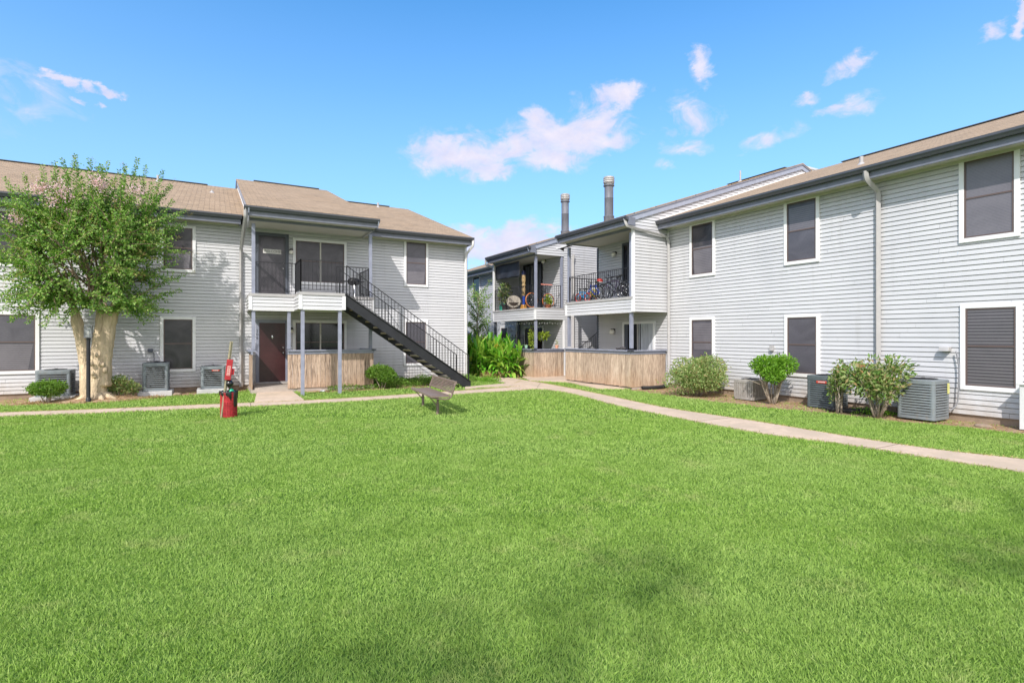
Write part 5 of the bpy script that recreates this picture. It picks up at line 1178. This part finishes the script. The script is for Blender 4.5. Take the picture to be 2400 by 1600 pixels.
# grill on the left balcony
gx, gy = 3.95, 17.75; GRL = thing('barbecue_grill', (gx, gy, ZB), 'small black barbecue grill at the right end of the upper left balcony', 'grill'); mb = MB(); mb.lathe((gx, gy, ZB), [(.05, .38), (.17, .43), (.20, .52), (.20, .54), (.17, .60), (.06, .645), (.01, .65)], 18); mb.build('kettle', IRON, GRL, smooth='auto')
mb = MB(); mb.box(gx-.38, gx-.19, gy-.13, gy+.13, .50+ZB, .525+ZB); mb.box(gx+.19, gx+.30, gy-.13, gy+.13, .50+ZB, .525+ZB); mb.build('side_shelf', IRON, GRL)
for k in range(3): a = 2.1*k+.4; mb = MB(); mb.tube([(gx+math.cos(a)*.12, gy+math.sin(a)*.12, ZB+.42), (gx+math.cos(a)*.26, gy+math.sin(a)*.26, ZB)], .012, 6); mb.build('leg', CHROME, GRL, smooth='auto')
mb = MB(); mb.ring((gx+.24, gy-.14, ZB+.07), .055, .016, 'y', 16, 6); mb.build('wheel', RUBBER, GRL, smooth=True)
# ---- far balcony
ZF = 2.855
bicycle((11.75, 18.72, ZF), R(3), .31, .84, pm('bike_dark', (.04, .045, .05)), pm('orange_tyre', (.55, .17, .05)), 'bicycle with orange tyres on the plant-filled corner balcony')
def potted(name, p, r, h, pm_, n, R_, Hh, L, lm, label, group='potted plants of the far corner flat', W=.5, zoff=0):
    p = Vector(p); t = thing(name, p, label, 'potted plant', group); mb = MB(); mb.lathe(p, [(r*.7, 0), (r, h), (r*1.08, h), (r*1.08, h*.85), (r*.95, h*.84)], 16); mb.build('pot', pm_, t, smooth='auto')
    d = norm(RNG.normal(size=(n, 3)))*(RNG.random(n)**.5)[:, None]; P = d*np.array([R_, R_, Hh/2])+np.array([p.x, p.y, p.z+h+Hh/2+zoff]); V, F = leaf_geo(P, d+RNG.normal(size=(n, 3))*.6, RNG.uniform(.6, 1.2, n)*L, L*W); np_mesh('foliage', V, F, lm, t)
    mb = MB()
    for k in range(5): a = k*1.26; mb.tube([p+Vector((0, 0, h*.8)), p+Vector((math.cos(a)*R_*.5, math.sin(a)*R_*.5, h+Hh*.6+zoff*.5))], .006, 5)
    mb.build('stem', STEM, t); return t
TERRA = pm('terracotta', (.50, .17, .08)); 
potted('potted_plant', (11.55, 21.45, ZF), .14, .26, pm('dark_pot', (.06, .05, .05)), 420, .30, 1.0, .12, PHOT, 'tall yellow-green potted plant at the left end of the far balcony')
potted('potted_plant', (12.0, 18.48, ZF), .13, .14, TERRA, 130, .15, .36, .13, YELLOWG, 'lime green plant in a terracotta bowl behind the orange bicycle wheel')
potted('potted_plant', (11.22, 18.95, 1.19), .07, .13, pm('mint_pot', (.35, .55, .42)), 1, .02, .05, .04, DARKG, 'small mint green pot on the patio fence cap')
potted('potted_plant', (12.3, 18.30, 1.19), .08, .13, pm('pink_pot', (.75, .36, .25)), 12, .03, .22, .07, YELLOWG, 'small salmon pot with a sprout on the patio fence cap')
def hanging(p, top, r, n, R_, Hh, L, lm, pmt, label, vine=False):
    p = Vector(p); t = thing('hanging_plant', p, label, 'hanging plant', 'hanging plants of the far patio'); mb = MB()
    mb.lathe(p, [(r*.65, 0), (r, r*1.1), (r*1.1, r*1.12), (r*1.1, r*1.3), (r*.9, r*1.3)], 16); mb.build('pot', pmt, t, smooth='auto')
    mb = MB()
    for k in range(3): a = k*2.1; mb.tube([p+Vector((math.cos(a)*r, math.sin(a)*r, r*1.3)), (p.x, p.y, top)], .004, 4)
    mb.build('hanger', IRON, t)
    d = norm(RNG.normal(size=(n, 3)))*(RNG.random(n)**.5)[:, None]; c_ = p.z+(r*1.4 if not vine else -Hh*.25); P = d*np.array([R_, R_, Hh/2])+np.array([p.x, p.y, c_]); V, F = leaf_geo(P, d*np.array([1, 1, .4])+RNG.normal(size=(n, 3))*.5, RNG.uniform(.6, 1.2, n)*L, L*.5); np_mesh('foliage', V, F, lm, t)
hp = onX(1271.5, 796, 11.85); hanging((hp.x, hp.y, hp.z), 2.38, .12, 300, .26, .30, .14, YELLOWG, WHITE, 'lime fern in a white hanging basket right of the patio post')
hp = onX(1247, 775, 11.6); hanging((hp.x, hp.y, hp.z), 2.38, .10, 420, .15, 1.0, .085, YELLOWG, pm('dark_pot2', (.08, .07, .06)), 'long trailing yellow-green hanging plant left of the patio post', True)
# string lights
SL_ = thing('string_lights', (11.3, 18.4, 2.35), 'string of small white bulbs under the far corner balcony edge', 'string lights'); mb = MB(); w_ = MB()
cor = [FC.P(21.6, 1.25, 2.34), FC.P(18.42, 1.25, 2.34), FC.P(18.42, .1, 2.34)]
for a, b, n_ in ((cor[0], cor[1], 16), (cor[1], cor[2], 9)):
    pv = None
    for i in range(n_+1):
        p = a.lerp(b, i/n_)-Vector((0, 0, .05+.05*abs(math.sin(i*1.3))))
        if pv: w_.tube([pv, p], .004, 4)
        pv = p; mb = MB(); mb.ball(p-Vector((0, 0, .03)), .022, 6, (1, 1, 1.3)); mb.build('bulb', WHITE, SL_, smooth=True)
w_.build('wire', IRON, SL_)
# shade cloth
mb = MB(); n_ = 14; m_ = 8; vs = []; 
for j in range(m_+1):
    for i in range(n_+1): s = 21.95-(21.95-19.75)*i/n_; z = 4.90-(.62+.05*i/n_)*j/m_; vs.append(FC.P(s, 1.30+.03*math.sin(i*1.1+j*.5)*j/m_, z))
mb.add(vs, [(j*(n_+1)+i, j*(n_+1)+i+1, (j+1)*(n_+1)+i+1, (j+1)*(n_+1)+i) for j in range(m_) for i in range(n_)])
cl = bpy.data.materials.new('black_shade_cloth'); cl.use_nodes = True; c_ = cl.node_tree.nodes['Principled BSDF']; c_.inputs['Base Color'].default_value = (.03, .033, .045, 1); c_.inputs['Roughness'].default_value = .5; c_.inputs['Alpha'].default_value = .93
o = mb.build('shade_cloth', cl, smooth=True); md = o.modifiers.new('s', 'SOLIDIFY'); md.thickness = .004; tag(o, 'black shade cloth hung in the upper left of the far corner balcony', 'shade cloth')
# carved pole
cp = onX(1227.5, 703, 11.55); TPo = thing('carved_pole', (cp.x, cp.y, ZF), 'tall carved ornamental pole with navy top and tan body on the far balcony', 'ornament'); mb = MB()
prof = [(.07, .55), (.085, .60), (.07, .75), (.09, .85), (.06, .92), (.085, 1.02), (.06, 1.10), (.09, 1.22), (.08, 1.45)]; mb.lathe((cp.x, cp.y, ZF), prof, 14); mb.build('carved_body', pm('carved_tan', (.40, .28, .14)), TPo, smooth='auto')
mb = MB(); mb.lathe((cp.x, cp.y, ZF), [(.085, 1.45), (.09, 1.55), (.075, 1.62), (.02, 1.66)], 14); mb.build('top_band', pm('navy_paint', (.015, .02, .07)), TPo, smooth='auto')
mb = MB(); mb.lathe((cp.x, cp.y, ZF), [(.07, .18), (.07, .549)], 14); mb.build('blue_band', pm('royal_blue', (.02, .07, .45)), TPo, smooth='auto')
mb = MB(); mb.lathe((cp.x, cp.y, ZF), [(.15, 0), (.15, .05), (.11, .18)], 14); mb.build('base_band', pm('ochre_paint', (.55, .25, .03)), TPo, smooth='auto')
for z in (.70, .98, 1.16, 1.34):
    mb = MB(); mb.ring((cp.x-.065, cp.y-.04, ZF+z), .035, .010, 'x', 12, 5); mb.build('carved_eye', pm('carved_brown', (.12, .06, .02)), TPo, smooth=True)
# round cushion chair
pc = onX(1204, 701, 11.75); PCh = thing('papasan_chair', (pc.x, pc.y, ZF), 'round chair with striped cream cushion on the far balcony', 'chair'); M_ = Matrix.Rotation(R(-58), 3, 'X') @ Matrix.Rotation(0, 3, 'Z'); M2 = Matrix.Rotation(R(-62), 3, Vector((.5, .85, 0)).cross(Vector((0, 0, -1))).normalized())
mb = MB(); c_ = Vector((pc.x, pc.y, ZF+.36)); mb.lathe(c_, [(.04, -.07), (.19, -.04), (.30, .03), (.33, .06), (.30, .08), (.18, .03), (.04, .01)], 26, M2); mb.build('cushion', mat('cream_stripe_cloth', (.44, .39, .33), .9, var=.3, vscale=10, vdim=(3, 3, .2)), PCh, smooth=True)
mb = MB(); mb.lathe((pc.x, pc.y, ZF), [(.24, 0), (.22, .02), (.16, .2), (.24, .34), (.2, .34)], 18); mb.build('base', pm('dark_rattan', (.10, .07, .05)), PCh, smooth='auto')
# watering can
wc = FC.P(21.7, 1.1, ZF); WC = thing('watering_can', wc, 'teal green watering can at the left corner of the far balcony', 'watering can'); TEAL = pm('teal_plastic', (.04, .38, .26)); mb = MB(); mb.lathe(wc, [(.11, 0), (.12, .22), (.08, .27), (.05, .27)], 16); mb.build('can_body', TEAL, WC, smooth='auto'); mb = MB(); mb.tube([wc+Vector((0, -.10, .08)), wc+Vector((-.02, -.24, .28))], [.025, .014], 8); mb.ball(wc+Vector((-.02, -.25, .29)), .035, 8); mb.build('spout', TEAL, WC, smooth=True); mb = MB(); mb.tube(smooth_line([wc+Vector((0, .11, .05)), wc+Vector((0, .2, .2)), wc+Vector((0, .03, .36)), wc+Vector((0, -.06, .27))], 5), .012, 6); mb.build('handle', TEAL, WC, smooth=True)
# towel on the rail
mb = MB(); a = FC.P(18.35, 1.1, ZF+.955); b = FC.P(18.35, .55, ZF+.955); vs = []
for i in range(9):
    p = a.lerp(b, i/8)
    for dy, dz in ((-.026, -.035), (-.022, -.01), (0, .008), (.022, -.01), (.026, -.03)): vs.append(p+Vector((0, dy, dz+.004*math.sin(i*2))))
mb.add(vs, [(i*5+j, i*5+j+1, (i+1)*5+j+1, (i+1)*5+j) for i in range(8) for j in range(4)]); tag(mb.build('towel', mat('coral_cloth', (.55, .20, .15), .9, var=.2, vscale=20), smooth=True), 'coral red cloth draped over the far balcony rail', 'towel')
# glove on the fence cap and dark pile, patio shelf
gv = FB.P(13.25, 1.56, 1.248); GV = thing('crumpled_cloth', gv, 'crumpled dark grey cloth left on the fence cap below the bicycle balcony', 'cloth'); mb = MB()
for k in range(6): mb.ball(gv+Vector((random.uniform(-.05, .05), random.uniform(-.22, .22), .03+random.uniform(0, .05))), random.uniform(.04, .07), 8, (1, 1.5, .6))
mb.build('cloth_folds', mat('grey_cloth', (.06, .055, .06), .95), GV, smooth=True)
sh = Vector((11.9, 21.2, 0)); SHF = thing('patio_shelf', sh, 'black metal shelf rack behind the canna leaves on the far patio', 'shelf'); mb = MB()
for dx, dy in ((-.2, -.5), (.2, -.5), (-.2, .5), (.2, .5)): mb.bar(sh+Vector((dx, dy, 0)), sh+Vector((dx, dy, 1.75)), .025, .025)
for z in (.5, 1.05, 1.6): mb.box(sh.x-.2, sh.x+.2, sh.y-.5, sh.y+.5, z, z+.02)
mb.build('rack', IRON, SHF)
ws = FC.P(22.3, .3, 2.15); WSc = thing('hanging_ornament', ws, 'white two-tier tin pendant hanging under the far balcony', 'ornament'); mb = MB(); mb.lathe(ws, [(.22, -.02), (.08, .04), (.02, .10)], 18); mb.lathe(ws-Vector((0, 0, .22)), [(.2, -.02), (.07, .03), (.02, .08)], 18); mb.build('shade', WHITE, WSc, smooth='auto'); mb = MB(); mb.tube([ws-Vector((0, 0, .3)), ws+Vector((0, 0, .25))], .006, 5); mb.build('cord', IRON, WSc)
# privacy fence behind the left building corner
plank_fence('privacy_fence', [(8.75, 26.0, 0), (11.9, 26.0, 0)], .03, 1.75, 'brown wooden privacy fence in the gap behind the left building', m=m_wood('brown_fence_wood', (.34, .20, .11, 1), (.26, .15, .08, 1), (.12, .07, .04, 1), .3), cap=WOOD, group=None)
# small litter
pp = G(756, 917.5, .02); mb = MB(); mb.lathe(pp, [(.05, 0), (.08, .01), (.07, .045), (.03, .05)], 12); tag(mb.build('paper_plate', WHITE, smooth=True), 'crumpled white paper cup on the grass between the stair posts', 'litter')
# splash stones at the foot of the walls
def stone(p, sx, sy, sz, label):
    mb = MB(); mb.ball(p, 1, 8, (sx, sy, sz)); tag(mb.build('stone', FOUND, smooth=False, bevel=.01), label, 'stone', 'stones by the foundation')
stone((-1.0, 18.0, .03), .16, .09, .05, 'flat tan stone between the two louvred air conditioners'); stone((12.5, 4.4, .02), .11, .14, .05, 'flat tan stone at the right edge of the soil bed')
# ================================================================== CAMERA, SKY, SUN
cam = bpy.data.cameras.new('camera'); co = bpy.data.objects.new('camera', cam); COL.objects.link(co); sc.camera = co
co.location = (0, 0, H); co.rotation_euler = (R(90), 0, -math.atan2(SA, CA)); cam.lens = 36*FPX/2400; cam.sensor_width = 36; cam.sensor_fit = 'HORIZONTAL'; cam.shift_y = -(800-HY)/2400; cam.clip_end = 2000; cam.clip_start = .05
SD = Vector((-1, -1.0, 1.30)).normalized(); el = math.asin(SD.z)
sun = bpy.data.lights.new('sun', 'SUN'); so = bpy.data.objects.new('sun', sun); COL.objects.link(so); sun.energy = 3.0; sun.angle = R(.55); sun.color = (1, .955, .89)
so.rotation_euler = SD.to_track_quat('Z', 'Y').to_euler(); so.location = (-10, -10, 20)
w = bpy.data.worlds.new('World'); sc.world = w; w.use_nodes = True; t = NT(w); bg = t.n['Background']
sky = t.new('ShaderNodeTexSky'); sky.sky_type = 'NISHITA'; sky.sun_disc = False; sky.sun_elevation = el; sky.sun_rotation = R(225); sky.air_density = 1.0; sky.dust_density = .35; sky.ozone_density = 1.6; sky.altitude = 50
tc = t.new('ShaderNodeTexCoord'); sx = t.new('ShaderNodeSeparateXYZ'); t.l.new(tc.outputs['Generated'], sx.inputs[0])
az = t.math('ARCTAN2', sx.outputs[0], sx.outputs[1]); ele = t.math('ARCSINE', sx.outputs[2])
skycol = t.mix(1.0, sky.outputs[0], (.46, 1.15, 1.55, 1), 'MULTIPLY')
def pxang(x, y):
    r_ = ray(x, y).normalized(); return math.atan2(r_.x, r_.y), math.asin(r_.z)
# cloud banks: azimuth, elevation and extent of each, broken up by noise
clouds = [(1085, 365, 110, 50, 1.0), (1000, 352, 45, 30, .6), (1150, 395, 70, 28, .9), (1330, 322, 140, 50, 1.05), (1190, 340, 80, 26, .8), (1300, 375, 90, 32, .8), (1430, 235, 62, 38, .9), (1270, 285, 40, 35, .8), (1395, 285, 70, 36, .9), (1440, 335, 60, 30, .75),
          (1655, 155, 30, 48, .6), (1620, 265, 70, 48, .6), (1600, 340, 70, 26, .38), (2000, 155, 60, 30, .62), (1965, 250, 85, 22, .48), (1900, 222, 45, 18, .55), (1800, 328, 72, 30, .48), (2310, 105, 36, 28, .5), (2385, 60, 26, 42, .95),
          (130, 168, 40, 15, .95), (185, 190, 30, 12, .9), (235, 195, 36, 12, .95), (105, 152, 22, 12, .8), (170, 222, 25, 9, .6), (220, 240, 18, 7, .5), (1190, 560, 150, 34, 1.1), (1110, 590, 120, 30, .9), (60, 220, 170, 120, .30), (1550, 388, 30, 22, .35)]
cv = t.new('ShaderNodeCombineXYZ'); t.l.new(az, cv.inputs[0]); t.l.new(t.math('MULTIPLY', ele, 1.5), cv.inputs[1])
warp = t.noise(9, cv.outputs[0], 7, .62, out=1); wv = t.new('ShaderNodeSeparateXYZ'); t.l.new(warp, wv.inputs[0])
azw = t.math('ADD', az, t.math('MULTIPLY', t.math('SUBTRACT', wv.outputs[0], .5), .13)); elw = t.math('ADD', ele, t.math('MULTIPLY', t.math('SUBTRACT', wv.outputs[1], .5), .10))
tot = None
for x, y, wx, wy, s in clouds:
    a0, e0 = pxang(x, y); a1 = pxang(x+wx, y)[0]-a0; e1 = pxang(x, y-wy)[1]-e0
    da = t.math('DIVIDE', t.math('SUBTRACT', azw, a0), a1); de = t.math('DIVIDE', t.math('SUBTRACT', elw, e0), e1)
    g = t.math('MULTIPLY', t.math('EXPONENT', t.math('MULTIPLY', t.math('ADD', t.math('MULTIPLY', da, da), t.math('MULTIPLY', de, de)), -1.1)), s)
    tot = g if tot is None else t.math('MAXIMUM', tot, g)
fine = t.noise(16, cv.outputs[0], 10, .62, .7)
dens = t.math('ADD', tot, t.math('MULTIPLY', t.math('SUBTRACT', fine, .50), 2.3))
dens = t.math('MULTIPLY', dens, t.ramp(tot, [(.05, (0, 0, 0, 1)), (.30, (1, 1, 1, 1))]))
msk = t.ramp(dens, [(.06, (0, 0, 0, 1)), (.35, (.32, .32, .32, 1)), (.60, (.76, .76, .76, 1)), (1.0, (.93, .93, .93, 1))])
shd = t.noise(16, cv.outputs[0], 5, .6)
ccol = t.ramp(shd, [(.3, (3.8, 3.8, 4.9, 1)), (.66, (5.0, 4.65, 5.2, 1))])
hz = t.ramp(ele, [(0, (.88, .88, .88, 1)), (.18, (.55, .55, .55, 1)), (.42, (.20, .20, .20, 1)), (.62, (0, 0, 0, 1))])
skyh = t.mix(hz, skycol, (3.0, 4.0, 5.3, 1))
fr_ = t.mix(msk, skyh, ccol)
# added fill light: unseen bright broken cloud over the half sky behind the photographer
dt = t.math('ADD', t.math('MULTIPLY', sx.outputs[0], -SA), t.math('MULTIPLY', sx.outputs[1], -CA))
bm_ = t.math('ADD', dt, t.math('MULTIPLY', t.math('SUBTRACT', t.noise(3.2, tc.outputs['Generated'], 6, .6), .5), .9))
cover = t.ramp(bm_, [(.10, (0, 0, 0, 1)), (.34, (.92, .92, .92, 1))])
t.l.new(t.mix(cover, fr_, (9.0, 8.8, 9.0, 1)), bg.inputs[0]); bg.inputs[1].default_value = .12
vs = sc.view_settings; vs.view_transform = 'Standard'; vs.look = 'None'; vs.exposure = .66; vs.gamma = 1
sc.render.engine = 'CYCLES'; sc.cycles.max_bounces = 8; sc.cycles.transparent_max_bounces = 8
